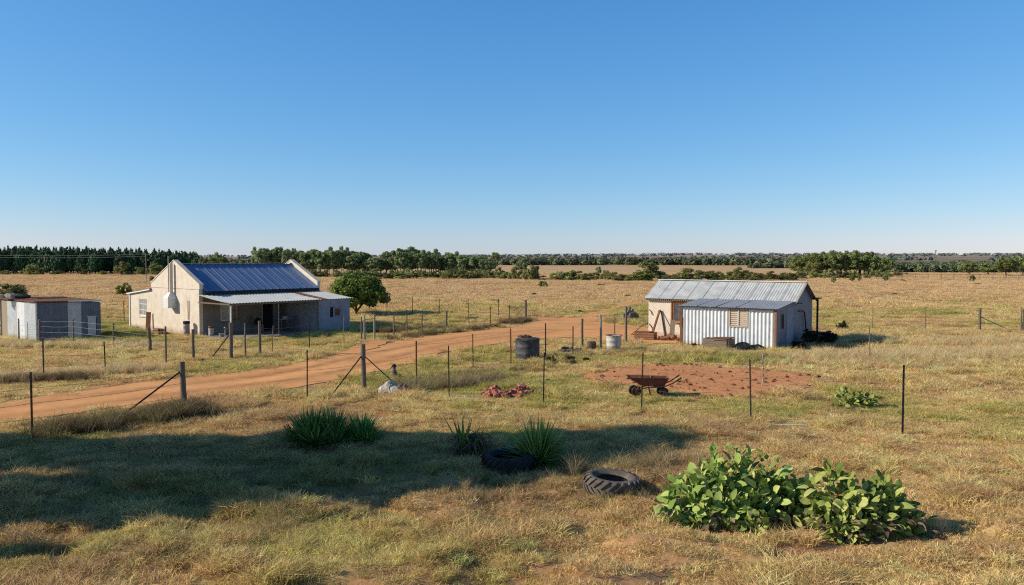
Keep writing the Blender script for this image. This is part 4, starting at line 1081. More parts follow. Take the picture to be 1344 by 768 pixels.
# ------------------------------------------------------------------ wheelbarrow
def wheelbarrow():
    o = empty('wheelbarrow', at(856, 519.5), R(-4), 'rusty red wheelbarrow standing at the edge of the garden plot', 'wheelbarrow')
    tp = [(-.80, -.33, .62), (.50, -.30, .60), (.50, .30, .60), (-.80, .33, .62)]
    bt = [(-.38, -.2, .36), (.34, -.2, .30), (.34, .2, .30), (-.38, .2, .36)]
    t = MB(); t.add(tp + bt + [(a * .975, b * .94, c - .002) for a, b, c in tp] + [(a * .97, b * .93, c + .012) for a, b, c in bt],
                    [(0, 1, 5, 4), (1, 2, 6, 5), (2, 3, 7, 6), (3, 0, 4, 7), (4, 5, 6, 7), (8, 12, 13, 9), (9, 13, 14, 10), (10, 14, 15, 11), (11, 15, 12, 8), (15, 14, 13, 12),
                     (0, 8, 9, 1), (1, 9, 10, 2), (2, 10, 11, 3), (3, 11, 8, 0)])
    t.build('tray', M['rust_red'], o)
    rm = MB(); rm.tube([Vector(p) for p in tp + [tp[0]]], .016, 6, False); rm.build('rim', M['rust'], o)
    for s in (-1, 1):
        h = MB(); h.tube([(-.58, s * .13, .18), (-.2, s * .2, .29), (.35, s * .25, .33), (.62, s * .27, .45), (.84, s * .28, .60)], .02, 7); ho = h.build('handle', M['dark_steel'], o)
        g = MB(); g.tube([(.80, s * .279, .575), (.90, s * .281, .64)], .026, 8); g.build('grip', M['plastic_black'], ho)
        l = MB(); l.tube([(-.12, s * .21, .3), (-.05, s * .23, .02)], .014, 6); l.build('leg', M['dark_steel'], o)
        b = MB(); b.tube([(-.02, s * .27, .62), (-.02, s * .215, .32)], .012, 6); b.build('tray_stay', M['grey_steel'], o)
    for x, s, rad, wd in ((-.60, .09, .165, .075), (-.52, -.12, .16, .075), (.30, .17, .15, .07), (.36, -.17, .15, .07)):
        w = MB(); pr = [(rad * .62, -wd * .4), (rad * .8, -wd * .5), (rad * .96, -wd * .38), (rad, 0), (rad * .96, wd * .38), (rad * .8, wd * .5), (rad * .62, wd * .4)]
        w.lathe(pr, 22, closed=True)
        wo = w.build('wheel', M['tyre'], o, (x, s, rad)); wo.rotation_euler = (R(90), 0, R(8))
        hb = MB(); hb.lathe([(0.001, -.03), (.03, -.03), (rad * .6, -.015), (rad * .64, 0), (rad * .6, .015), (.03, .03), (.001, .03)], 16); hb.build('hub', M['rust'], wo)
    ax = MB(); ax.tube([(.33, -.2, .15), (.33, .2, .15)], .014, 6); ax.tube([(.33, -.17, .15), (.25, -.2, .31)], .014, 6); ax.tube([(.33, .17, .15), (.25, .2, .31)], .014, 6)
    ax.tube([(-.56, -.15, .165), (-.56, .13, .165)], .014, 6); ax.tube([(-.56, .12, .165), (-.4, .17, .36)], .016, 6); ax.tube([(-.56, -.14, .165), (-.4, -.17, .36)], .016, 6)
    ax.build('axle', M['rust'], o)
wheelbarrow()

# ------------------------------------------------------------------ drums and tanks
def tank():
    o = empty('water_tank', at(692.5, 471), .4, 'squat black water tank with a scuffed side beside the dirt road', 'tank')
    r, h = .53, .88
    m = MB(); prof = [(r * .98, 0), (r * .99, .02)]
    for k in range(2):
        z = h * (.30 + .34 * k); prof += [(r, z - .02), (r + .004, z - .01), (r + .004, z + .01), (r, z + .02)]
    prof += [(r, h - .03), (r + .02, h - .02), (r + .02, h), (r - .02, h), (r - .02, .1), (0.001, .09)]
    m.lathe(prof, 36, dent=.012); m.build('tank_wall', M['tank'], o)
    l = MB(); l.lathe([(0.001, .0), (r - .06, .0), (r - .05, .02), (r - .06, .045), (0.001, .06)], 28)
    lo = l.build('lid', M['tank'], o, (.06, -.02, h - .005)); lo.rotation_euler = (R(3), R(2), 0)
    for k, (x, y) in enumerate(((-.3, .1), (-.1, .25), (.02, .2))):
        b = MB(); b.blob((0, 0, .04), (.14, .1, .07), 40 + k, .3, 8, -.04)
        tag(b.build('scrap_lump', M['rust'], None, o.location + Vector((x, y, h + .05))), ('rusty scrap at the left on top of the black tank', 'rusty scrap at the back on top of the black tank', 'rusty scrap in the middle on top of the black tank')[k], 'scrap')
tank()
def white_drum():
    o = empty('white_barrel', at(805.5, 459.5), .2, 'flaking white cut down barrel standing in front of the cottage fence', 'barrel')
    m = MB(); m.lathe([(.30, 0), (.31, .02), (.335, .2), (.355, .22), (.34, .25), (.36, .45), (.375, .47), (.362, .5), (.37, .68), (.39, .70), (.37, .715), (.35, .70), (.32, .08), (.001, .07)], 28, dent=.02)
    m.build('barrel_wall', M['drum_white'], o)
    w = MB(); w.lathe([(.001, 0), (.345, 0)], 24); w.build('filling', M['dark'], o, (0, 0, .6))
    r_ = MB(); r_.lathe([(.362, .708), (.40, .712), (.40, .73), (.362, .73)], 28, closed=True, dent=.02); r_.build('rim', M['rust'], o)
white_drum()
def drum(loc, r, h, mat, top, label, rz=0):
    o = empty('steel_drum', loc, rz, label, 'drum')
    m = MB(); prof = [(r * .98, 0), (r, .02), (r, h * .3), (r + .014, h * .33), (r, h * .36), (r, h * .64), (r + .014, h * .67), (r, h * .70), (r, h - .02), (r + .012, h), (r - .015, h), (r - .015, h - .03), (.001, h - .035)]
    m.lathe(prof, 24, dent=.01); m.build('drum_wall', M[mat], o)
    t = MB(); t.lathe([(r + .004, h * .82), (r + .018, h * .83), (r + .016, h + .006), (r - .016, h + .01)], 24, dent=.01); t.build('rim', M[top], o)
drum(at(277.3, 442.6), .14, .62, 'drum_white', 'rust', 'small white drum with a rusty top at the veranda corner')
drum(at(245, 441.5), .17, .86, 'grey_steel', 'dark_steel', 'tall grey gas cylinder standing against the house gable')

# ------------------------------------------------------------------ rubble, stones, stumps, scrap
def rubble(loc, n, sx, sy, label, mats, seed, size=(.08, .13), hmax=.2, cat='rubble', name='brick_rubble', group=None):
    rng = random.Random(seed)
    o = empty(name, loc, 0, label, cat)
    m = MB()
    for k in range(n):
        a = rng.uniform(0, 2 * PI); q = math.sqrt(rng.random())
        x, y = math.cos(a) * sx * q, math.sin(a) * sy * q
        z = rng.uniform(.02, max(.03, hmax * (1 - q * .7)))
        s = rng.uniform(*size)
        mt = Matrix.Translation((x, y, z)) @ Matrix.Rotation(rng.uniform(0, 6.28), 4, 'Z') @ Matrix.Rotation(rng.uniform(-.6, .6), 4, 'X') @ Matrix.Rotation(rng.uniform(-.5, .5), 4, 'Y')
        m.box(-s, s, -s * .5, s * .5, -s * .35, s * .35, mt)
        if rng.random() < .5: m.blob((x + s, y, z * .6), (s * .5, s * .5, s * .4), k, .3, 7)
    m.build('rubble_pile', M[mats], o)
    b = MB(); b.blob((0, 0, 0), (sx * .9, sy * .9, hmax * .55), seed, .15, 16, -.02); b.build('pile_base', M[mats], o)
    return o
rubble(at(650, 520), 60, .42, .32, 'left heap of broken red bricks lying in the grass', 'brick', 3, (.07, .13), .38)
rubble(at(681, 519), 52, .42, .30, 'right heap of broken red bricks ending in a round lump', 'brick', 4, (.07, .13), .36)
def stone(px, py, rad, mat, label, seed, rough=.2, n=12, name='stone', cat='stone', group=None):
    m = MB(); m.blob((0, 0, rad[2] * .55), rad, seed, rough, n, -rad[2] * .6)
    return tag(m.build(name, M[mat], None, at(px, py)), label, cat, group)
stone(513, 516, (.35, .27, .23), 'rock', 'large pale boulder below the braced fence post', 12, .28, 14, 'boulder', 'boulder')
stone(741.5, 521, (.13, .1, .10), 'rock_dark', 'small dark stone to the right of the brick heaps', 6)
stone(529, 517, (.22, .2, .2), 'rock_dark', 'brown stone leaning on the right of the pale boulder', 7)
stone(776, 459, (.22, .18, .26), 'rock_dark', 'dark hunched stone beside the brown rubble mound and the wooden post', 8)
stone(719, 500, (.10, .08, .05), 'rock_dark', 'little brown stone on the green grass below the black tank', 9)
stone(690, 461.5, (.13, .1, .08), 'rock_dark', 'little dark stone on the grass verge above the black tank', 10)
rubble(at(748, 462), 22, .55, .35, 'low mound of brown rubble and earth behind the fence near the tank', 'rock_dark', 14, (.08, .15), .28, name='rubble_mound')
# stump with old posts
o = empty('tree_stump', at(824, 421), .3, 'bleached grey split stump standing beyond the fence left of the cottage', 'stump')
m = MB()
for k, (x, h, r_) in enumerate(((-.28, .5, .09), (-.1, .85, .14), (.12, 1.0, .13), (.32, .8, .13), (.52, .5, .10))):
    m.tube([(x, 0, -.05), (x + random.uniform(-.05, .05), .05 * k, h * .5), (x - .04 + .05 * k, 0.03, h)], [r_ * 1.2, r_, r_ * .6], 8, wob=.14)
m.build('split_trunk', M['wood_grey'], o)
m = MB(); m.blob((.35, .1, .2), (.5, .35, .42), 3, .25, 12, -.2); m.build('root_mass', M['wood'], o)
# rusty scrap near the strainer
o = empty('scrap_pump', at(517, 497), 0, 'small rusty hand pump stump beside the right brace of the fence corner', 'pump')
m = MB(); m.lathe([(.17, 0), (.14, .15), (.07, .35), (.06, .42)], 10, dent=.05); m.build('pump_body', M['wood_brown'], o)
m = MB(); m.blob((0, 0, .47), (.09, .08, .07), 2, .15, 9); m.build('pump_head', M['dark_steel'], o)
m = MB(); m.blob((.19, -.05, .08), (.11, .09, .1), 3, .15, 9, -.08); m.tube([(-.18, 0, .15), (.35, .02, .17)], .01, 5); m.build('pump_foot', M['rust'], o)

# things by the cottage
o = empty('rail_tripod', cp_(.75, -.45), COT.rotation_euler.z, 'two rusty beams leaning together against the cottage wall', 'beams')
m = MB(); m.bar((-.28, -.2, -.02), (-.02, .36, 1.55), .12, .06); m.build('beam', M['rust'], o)
m = MB(); m.bar((.62, -.1, -.02), (.04, .37, 1.5), .05, .05); m.build('beam', M['dark_steel'], o)
o = empty('timber_crate', cp_(.55, -1.45), COT.rotation_euler.z + .15, 'low rusty red crate in front of the leaning beams', 'crate')
m = MB()
for k in range(3):
    z = .03 + k * .13
    m.box(-.55, .55, -.3, -.27, z, z + .115); m.box(-.55, .55, .27, .3, z, z + .115); m.box(-.55, -.52, -.269, .269, z, z + .115); m.box(.52, .55, -.269, .269, z, z + .115)
m.box(-.5, .5, -.26, .26, .02, .3); m.build('crate_slats', M['wood_red'], o)
m = MB(); m.box(-.57, .3, -.31, .32, .41, .435); m.build('lid', M['rust'], o)
o = rubble(cp_(1.75, -1.05), 16, .5, .35, 'jumbled heap of brown timber offcuts beside the cottage window', 'wood_red', 31, (.1, .22), .35, name='timber_heap', cat='timber')
m = MB(); m.bar((0, 0, -.02), (.12, .3, 1.05), .26, .04); tag(m.build('leaning_board', M['wood_brown'], None, cp_(1.7, -.62)), 'brown pointed board leaning up under the cottage window', 'board')
m = MB(); m.tube([(0, 0, .02), (.25, .05, .2), (.6, .05, .5), (1.1, .1, .72), (1.6, .1, .85)], .02, 6); m.tube([(.1, .1, .02), (.6, .2, .1), (1.3, .3, .06), (1.8, .2, .05)], .018, 6)
tag(m.build('garden_hose', M['plastic_black'], None, at(828, 440)), 'black hose arching from the ground to the left corner of the cottage', 'hose')
m = MB(); m.tube([(0, -.04, 1.55), (.12, -.05, 1.45), (.2, -.05, 1.25)], .022, 6); m.tube([(.0, -.04, .75), (.18, -.05, .55), (.26, -.05, .25), (.26, -.06, 0)], .022, 6)
o_ = tag(m.build('old_pipe', M['rust'], None, cp_(.05, 0)), 'bent rusty pipe fixed to the left end of the cottage wall', 'pipe'); o_.rotation_euler.z = COT.rotation_euler.z
o = empty('wooden_chest', cp_(5.55, -3.55), COT.rotation_euler.z + .06, 'weathered brown wooden chest in front of the white corrugated wall', 'chest')
m = MB()
for k in range(4):
    z = .02 + .125 * k
    m.box(-.68, .68, -.36, -.33, z, z + .118); m.box(-.68, .68, .33, .36, z, z + .118); m.box(-.68, -.65, -.329, .329, z, z + .118); m.box(.65, .68, -.329, .329, z, z + .118)
m.build('chest_boards', M['wood_brown'], o)
m = MB(); m.box(-.3, .7, -.38, .38, .525, .56, Matrix.Rotation(R(-3), 4, 'Y')); m.build('lid', M['rust'], o)
m = MB(); m.box(.50, .56, -.385, -.361, .0, .53); m.box(.62, .685, -.39, -.362, 0, .5); m.box(-.1, .7, -.372, -.3605, .44, .47); m.build('batten', M['dark_steel'], o)
m = MB(); m.blob((0, 0, .13), (.42, .3, .22), 4, .25, 14, -.13); m.blob((.5, -.1, .08), (.3, .22, .14), 9, .25, 12, -.08)
m.tube([(.2, -.2, .2), (.7, -.3, .26), (1.0, -.3, .12), (1.15, -.35, .0)], [.05, .06, .05, .03], 8)
tag(m.build('plastic_sheeting', M['plastic_black'], None, cp_(6.65, -3.35)), 'crumpled black plastic sheeting to the right of the wooden chest', 'sheeting')
m = MB(); m.tube([(.04, .05, 1.15), (.02, .0, .9), (.05, -.02, .55), (.03, 0, .2), (-.02, -.03, .0)], .022, 7)
tag(m.build('bent_pipe', M['grey_steel'], None, at(1000, 508)), 'thin bent grey pipe standing in the red soil plot', 'pipe')
m = MB(); m.tube([(-.35, -.05, .05), (-.15, .05, .06), (.1, -.05, .05), (.5, -.06, .06), (.8, -.09, .05)], .02, 6)
tag(m.build('white_hose', M['hose_white'], None, at(1018, 560)), 'short length of white hose lying in the grass below the soil plot', 'hose')
m = MB(); m.tube([(-.6, 0, .04), (-.1, .02, .05), (.6, -.02, .04)], .018, 6)
tag(m.build('white_pipe', M['hose_white'], None, at(608, 522)), 'white pipe lying on the grass left of the brick heaps', 'pipe')

# things by the farmhouse
m = MB(); m.bar((0, 0, -.02), (.05, .05, 1.15), .30, .03, .6); tag(m.build('rusty_sheet', M['rust'], None, hp(-.25, 5.75)), 'tall rust brown sheet leaning at the corner below the gable', 'sheet')
o = empty('log_pile', hp(-.75, 3.6), HOUSE.rotation_euler.z + PI / 2, 'pile of brown logs and boards along the foot of the house gable', 'logs')
for k in range(7):
    m = MB(); y = -.2 + .11 * (k % 4); z = .08 + .15 * (k // 4)
    m.tube([(-.95 + .1 * k, y, z), (.2, y + .02, z + .02), (.75 - .12 * k, y + .03, z)], [.08, .085, .07], 8, wob=.08); m.build('log', M['wood_red'] if k % 2 else M['wood'], o)
m = MB(); m.bar((0, 0, -.02), (-.1, .12, .85), .22, .03); tag(m.build('metal_sheet', M['drum_white'], None, hp(-.35, .75)), 'pale dented sheet leaning beside the gas cylinder', 'sheet')
rubble(hp(-.55, .25), 14, .3, .22, 'small pile of broken bricks at the front corner of the house', 'brick', 8, (.07, .12), .25)
o = empty('wooden_chair', hp(3.3, -.7, .07), HOUSE.rotation_euler.z - .3, 'dark wooden chair on the shaded veranda left of the open door', 'chair')
m = MB(); m.box(-.24, .24, -.23, .23, .42, .46); m.build('seat', M['wood'], o)
m = MB(); m.box(-.24, -.2, .19, .23, .461, .95); m.box(.2, .24, .19, .23, .461, .95); m.box(-.199, .199, .195, .225, .78, .94); m.box(-.199, .199, .195, .225, .58, .66); m.build('backrest', M['wood'], o)
for sx in (-1, 1):
    for sy in (-1, 1):
        m = MB(); m.box(sx * .22 - .02, sx * .22 + .02, sy * .21 - .02, sy * .21 + .02, 0, .419); m.build('leg', M['wood'], o)
m = MB(); m.blob((0, 0, .14), (.24, .2, .2), 7, .25, 12, -.14); tag(m.build('cloth_bundle', M['dark'], None, hp(3.3, -.7, .535)), 'dark bundle lying on the veranda chair', 'bundle')
o = empty('wash_table', hp(4.9, -1.1, .07), HOUSE.rotation_euler.z, 'grey table on the shaded veranda right of the open door', 'table')
m = MB(); m.box(-.5, .5, -.28, .28, .70, .74); m.build('tabletop', M['wood_grey'], o)
for sx in (-1, 1):
    for sy in (-1, 1):
        m = MB(); m.box(sx * .45 - .03, sx * .45 + .03, sy * .23 - .03, sy * .23 + .03, 0, .699); m.build('leg', M['wood'], o)
m = MB(); m.lathe([(.12, 0), (.2, .12), (.22, .13), (.19, .115), (.11, .02), (.001, .02)], 20); tag(m.build('basin', M['white'], None, hp(4.85, -1.1, .812)), 'white enamel basin standing on the veranda table', 'basin')
m = MB(); m.lathe([(.11, 0), (.15, .26), (.155, .27), (.14, .255), (.1, .02), (.001, .02)], 18); tag(m.build('bucket', M['grey_steel'], None, at(291, 444)), 'grey bucket on the ground below the front of the veranda', 'bucket')
m = MB(); m.tube([(0, 0, 0), (0, 0, .42)], [.06, .05], 8); m.blob((0, 0, .46), (.1, .1, .08), 3, .2, 8)
tag(m.build('garden_tap', M['grey_steel'], None, at(296, 441.5)), 'short grey standpipe beside the veranda post', 'standpipe')

# ------------------------------------------------------------------ trees and shrubs
def crown_obj(root, clumps, n, size, mat, name='crown', **k):
    V, F = leafcloud(clumps, n, size, **k)
    return link_mesh(name, np_mesh(name, V, F), mat, root)
def limbs(root, pts_list, mat, name='trunk'):
    m = MB()
    for pts, rs in pts_list: m.tube(pts, rs, 7, False)
    return m.build(name, mat, root)
# round tree beside the house
o = empty('round_tree', at(467, 413), 0, 'round bright green tree standing right of the farmhouse', 'tree')
rt = random.Random(5)
cl = []
for k in range(60):
    a = rt.uniform(0, 6.28); q = math.sqrt(rt.random()); zz = rt.uniform(0, 1)
    rr = 2.25 * q * (1 - .35 * zz * zz)
    cl.append((.12 + rr * math.cos(a), rr * math.sin(a), 0.86 + .25 * q * q + zz * 2.3 * (1 - .40 * q * q), rt.uniform(.35, .62), rt.uniform(.35, .62), rt.uniform(.28, .5), 1.4))
cl += [(.05, 0, 1.95, 2.2, 2.1, 1.2, 16), (.9, -.3, 1.6, 1.5, 1.2, .8, 6), (-.5, .2, 2.5, 1.2, 1.2, .9, 6)]
crown_obj(o, cl, 26000, .105, M['leaf_tree'], up=.6)
limbs(o, [([(0, 0, -.1), (.03, 0, .5), (-.25, 0, 1.2), (-.6, .1, 1.9)], [.11, .09, .07, .03]), ([(.02, 0, .2), (.5, -.1, .8), (1.1, -.1, 1.4)], [.09, .07, .03]), ([(.02, 0, .5), (.15, .1, 1.3), (.2, .1, 2.3)], [.08, .06, .03]), ([(0, 0, .3), (-.4, .05, .75), (-1.0, .1, 1.35)], [.06, .05, .02])], M['bark'])

# trees just beyond the left of the picture whose shade falls across the foreground
EL, AZ = R(27.5), R(8)
CT = 1 / math.tan(EL)
def shade_trees():
    rs = random.Random(3)
    # outline of the shaded band on the ground: (x, y_near, y_far)
    band = [(-13, 13.0, 20.3), (-10, 13.4, 20.5), (-8.5, 13.7, 20.7), (-7, 14.0, 20.8), (-5, 14.3, 21.0), (-3, 15.0, 21.3), (-1, 15.6, 21.4), (0.5, 16.3, 21.5), (1.6, 17.2, 21.6), (2.6, 18.4, 21.6), (3.6, 19.3, 21.6), (4.4, 20.3, 21.3)]
    A = ([], [])
    bx_, b0, b1 = zip(*band); b0 = [v - (.75 if g < -1 else .4) for g, v in zip(bx_, b0)]
    for i in range(34):
        gx = -12.5 + i * .5
        y0, y1 = np.interp(gx, bx_, b0), np.interp(gx, bx_, b1)
        n = max(1, int((y1 - y0) / .8))
        for k in range(n):
            rad = .72
            gy = y0 + rad * .8 + (y1 - y0 - 1.6 * rad) * (k + .5) / n + rs.uniform(-.26, .26)
            x = -17.0 + rs.uniform(-1.2, 1.2)
            z = (gx - x) / CT
            if z < 2.1: continue
            if gx < -7.6 and 15.95 < gy < 17.45: continue
            y = gy + z * CT * math.sin(-AZ)
            A[0 if gy < 17.6 + .12 * gx else 1].append((x, y, z, rad, rad, .48, 1))
    for i in range(12):
        gx = -12.5 + i * .5; x = -17 + rs.uniform(-.8, .8); z = (gx - x) / CT
        if z > 2.1: A[0].append((x, 12.35 + rs.uniform(-.1, .1) + z * CT * math.sin(-AZ), z, .5, .32, .4, .6))
    for cl_, (tx, ty), lb in ((A[0], (-17.2, 16.2), 'nearer tall leafy tree left of the picture casting the foreground shade'), (A[1], (-17.0, 20.6), 'farther tall leafy tree left of the picture casting the foreground shade')):
        o = empty('shade_tree', (tx, ty, 0), 0, lb, 'tree')
        loc = [(a - tx, b - ty, c, d, e, f, g) for a, b, c, d, e, f, g in cl_]
        crown_obj(o, loc, 210 * len(loc), .15, M['leaf_shade'])
        mid = np.mean([q[:3] for q in loc], 0)
        L = [([(0, 0, -.2), (.05, .05, 1.5), (mid[0] * .3, mid[1] * .4, 3.0), (mid[0] * .7, mid[1] * .8, 5.5), (mid[0], mid[1], 7.5)], [.34, .26, .22, .13, .04])]
        for q in rs.sample(loc, 14):
            h = min(q[2] * .6, 4.5); b = (mid[0] * .4, mid[1] * .4, h)
            L.append(([b, ((b[0] + q[0]) / 2, (b[1] + q[1]) / 2, (h + q[2]) / 2 + .2), q[:3]], [.10, .07, .02]))
        limbs(o, L, M['bark'])
shade_trees()

# prototypes of unit size (height 1, width about 1), placed many times
def proto(name, clumps, n, size, leaf, trunk, bark, cat, aspect=.6, up=.5, shell=.45):
    o = empty(name, (0, 0, 0), 0, 'x', cat)
    crown_obj(o, clumps, n, size, leaf, 'crown' if trunk else 'foliage', aspect=aspect, up=up, shell=shell)
    if trunk: limbs(o, trunk, bark)
    return o
def pine_proto(seed):
    r = random.Random(seed); c = []
    n = 9
    for k in range(n):
        t = k / (n - 1); z = .22 + .75 * t; w = .44 * (1 - t ** 2.4) + .09
        for j in range(7 if t < .7 else 3):
            a = r.uniform(0, 6.28); c.append((math.cos(a) * w * .5, math.sin(a) * w * .5, z + r.uniform(-.03, .03), w * .66, w * .66, .085, w * w + .02))
    return proto('pine_tree', c, 2400, .07, M['leaf_pine'], [([(0, 0, -.02), (0, 0, .6), (0, 0, .95)], [.035, .025, .008])], M['bark'], 'tree', up=.3)
def gum_proto(seed, open_=1.0):
    r = random.Random(seed); c = []; t = []
    t.append(([(0, 0, -.02), (r.uniform(-.05, .05), 0, .4), (r.uniform(-.08, .08), 0, .85)], [.035, .026, .01]))
    for k in range(20):
        z = r.uniform(.30, .95); w = .34 * math.sin(min(1, (z - .3) / .65) * PI * .75 + .35)
        a = r.uniform(0, 6.28); x, y = math.cos(a) * w, math.sin(a) * w
        c.append((x, y, z, r.uniform(.14, .24), r.uniform(.14, .24), r.uniform(.045, .085), 1))
        if k % 3 == 0: t.append(([(0, 0, z - .22), (x * .6, y * .6, z - .05), (x, y, z)], [.014, .010, .004]))
    return proto('gum_tree', c, 2600, .046, M['leaf_gum'], t, M['gum_bark'], 'tree', up=.5)
def shrub_proto(seed, leaf='leaf_shrub', n=3200, size=.036, name='scrub_bush', cat='bush', trunk=False):
    r = random.Random(seed); c = []
    for k in range(22):
        a = r.uniform(0, 6.28); q = math.sqrt(r.random()) * .40; zt = .82 * math.sqrt(max(.05, 1 - (q / .48) ** 2)); z = r.uniform(.12, 1) * zt
        c.append((math.cos(a) * q, math.sin(a) * q, z, r.uniform(.10, .17), r.uniform(.10, .17), r.uniform(.10, .18), 1))
    t = [([(0, 0, -.03), (.02, 0, .3), (-.1, .05, .55)], [.03, .022, .01]), ([(0, 0, .05), (.15, .05, .4)], [.02, .008])]
    return proto(name, c, n, size, M[leaf], t, M['bark'], cat, up=.6)
def broad_proto(seed, leaf='leaf_clump'):
    r = random.Random(seed); c = []; t = [([(0, 0, -.02), (.02, 0, .3), (r.uniform(-.05, .05), 0, .6)], [.045, .035, .02])]
    for k in range(32):
        a = r.uniform(0, 6.28); q = math.sqrt(r.random()) * .42; z = .90 - .30 * (q / .42) ** 2 - .45 * r.random()
        c.append((math.cos(a) * q, math.sin(a) * q, z, r.uniform(.1, .17), r.uniform(.1, .17), r.uniform(.08, .13), 1))
        if k % 4 == 0: t.append(([(0, 0, .28), (math.cos(a) * q * .5, math.sin(a) * q * .5, z - .18), (math.cos(a) * q, math.sin(a) * q, z)], [.022, .016, .006]))
    return proto('spreading_tree', c, 4800, .034, M[leaf], t, M['bark'], 'tree', up=.6)

used = set()
def place(pr, px, base, w, h, label, group=None, rz=None, rngs=random):
    """stand a copy of a unit prototype at a ground point: w and h are its size in photo pixels there"""
    g = at(px, base); s = g.y / FPX
    g.z = float(hgt(g.x, g.y))
    rz = rngs.uniform(0, 6.28) if rz is None else rz
    if pr.name not in used:
        used.add(pr.name)
        pr.location = g; pr.rotation_euler = (0, 0, rz); pr.scale = (w * s, w * s, h * s); pr['label'] = label
        if group: pr['group'] = group
        return pr
    return dup(pr, g, rz, (w * s, w * s, h * s), label, group)
rb = random.Random(17)
pines = [pine_proto(s) for s in range(5)]
def prof(tab, x): return float(np.interp(x, [a for a, _ in tab], [b for _, b in tab]))
ptop = [(-40, 324), (60, 325), (130, 326), (200, 328), (235, 330), (262, 333)]
for row, (bs, stp) in enumerate(((360.2, 8.5), (358.9, 9.5), (357.6, 10.5))):
    x = -34.0
    while x < 262:
        tp_ = prof(ptop, x) + rb.uniform(-1.0, 1.6) + (1.0 if row == 0 else 0)
        b_ = bs + rb.uniform(-.3, .3)
        place(rb.choice(pines), x, b_, rb.uniform(15, 20), b_ - tp_, 'dark pine standing in the dense plantation along the left skyline', 'pines in the left plantation')
        x += stp * rb.uniform(.75, 1.25)
gums = [gum_proto(s) for s in range(20, 26)]
gtop = [(336, 327), (350, 324.5), (375, 325.5), (400, 326), (425, 327.5), (452, 325), (475, 329), (486, 336), (498, 334), (514, 329), (530, 326), (545, 325), (560, 327.5), (585, 330), (612, 333), (640, 336), (652, 335)]
for row, (bs, stp) in enumerate(((362.5, 5.5), (361.2, 7.0))):
    x = 337.0
    while x < 648:
        tp_ = prof(gtop, x) + rb.uniform(-3.0, 6.5) + (1.0 if row else 0)
        b_ = bs + rb.uniform(-.4, .4)
        place(rb.choice(gums), x, b_, rb.uniform(14, 21), b_ - tp_, 'tall slender gum tree in the windbreak row behind the farmhouse', 'gum trees in the windbreak')
        x += stp * rb.uniform(.7, 1.4)
shr = [shrub_proto(s) for s in range(40, 45)]
olive_shr = [shrub_proto(50, 'leaf_tree', 800, .07, 'bright_bush'), shrub_proto(51, 'leaf_tree', 800, .07, 'bright_bush')]
brd = [broad_proto(s) for s in range(60, 64)]
# bushes in front of the plantation
for px, b, w, h, lb in ((8, 361, 16, 7, 'low bush at the far left foot of the pine plantation'), (45, 361, 30, 17, 'large round bush at the left foot of the pine plantation'), (33, 361, 14, 10, 'small bush touching the left of the large round plantation bush'), (75, 361, 20, 8, 'flat wide bush at the middle foot of the pine plantation'), (109, 361, 12, 10, 'narrow olive bush in front of the middle of the plantation'),
                       (136, 361.5, 15, 7, 'low grey green bush in front of the right half of the plantation'), (163, 361.5, 26, 21, 'pointed yellow green bush right of the plantation middle'), (184, 361, 18, 14, 'round bush between the pointed bush and the widest bush near the gable'), (206, 361, 30, 17, 'widest dark bush just left of the house gable'), (200, 370, 14, 9, 'small green bush on the pasture slope left of the house gable')):
    place(rb.choice(shr), px, b, w, h, lb)
place(olive_shr[0], 161, 388, 30, 20, 'bright yellow green shrub alone on the pasture left of the house')
place(shr[2], 6, 397, 62, 31, 'dark green bush rising behind the left tin shed')
# between plantation and windbreak
for px, b, w, h in ((268, 361, 16, 26), (287, 360.5, 26, 31), (276, 362, 18, 20), (300, 362, 20, 18), (312, 362, 18, 16), (326, 362, 22, 20), (318, 360.5, 14, 19)):
    place(rb.choice(brd), px, b, w, h, 'spreading dark tree in the gap between pines and windbreak above the blue roof', 'trees above the blue roof')
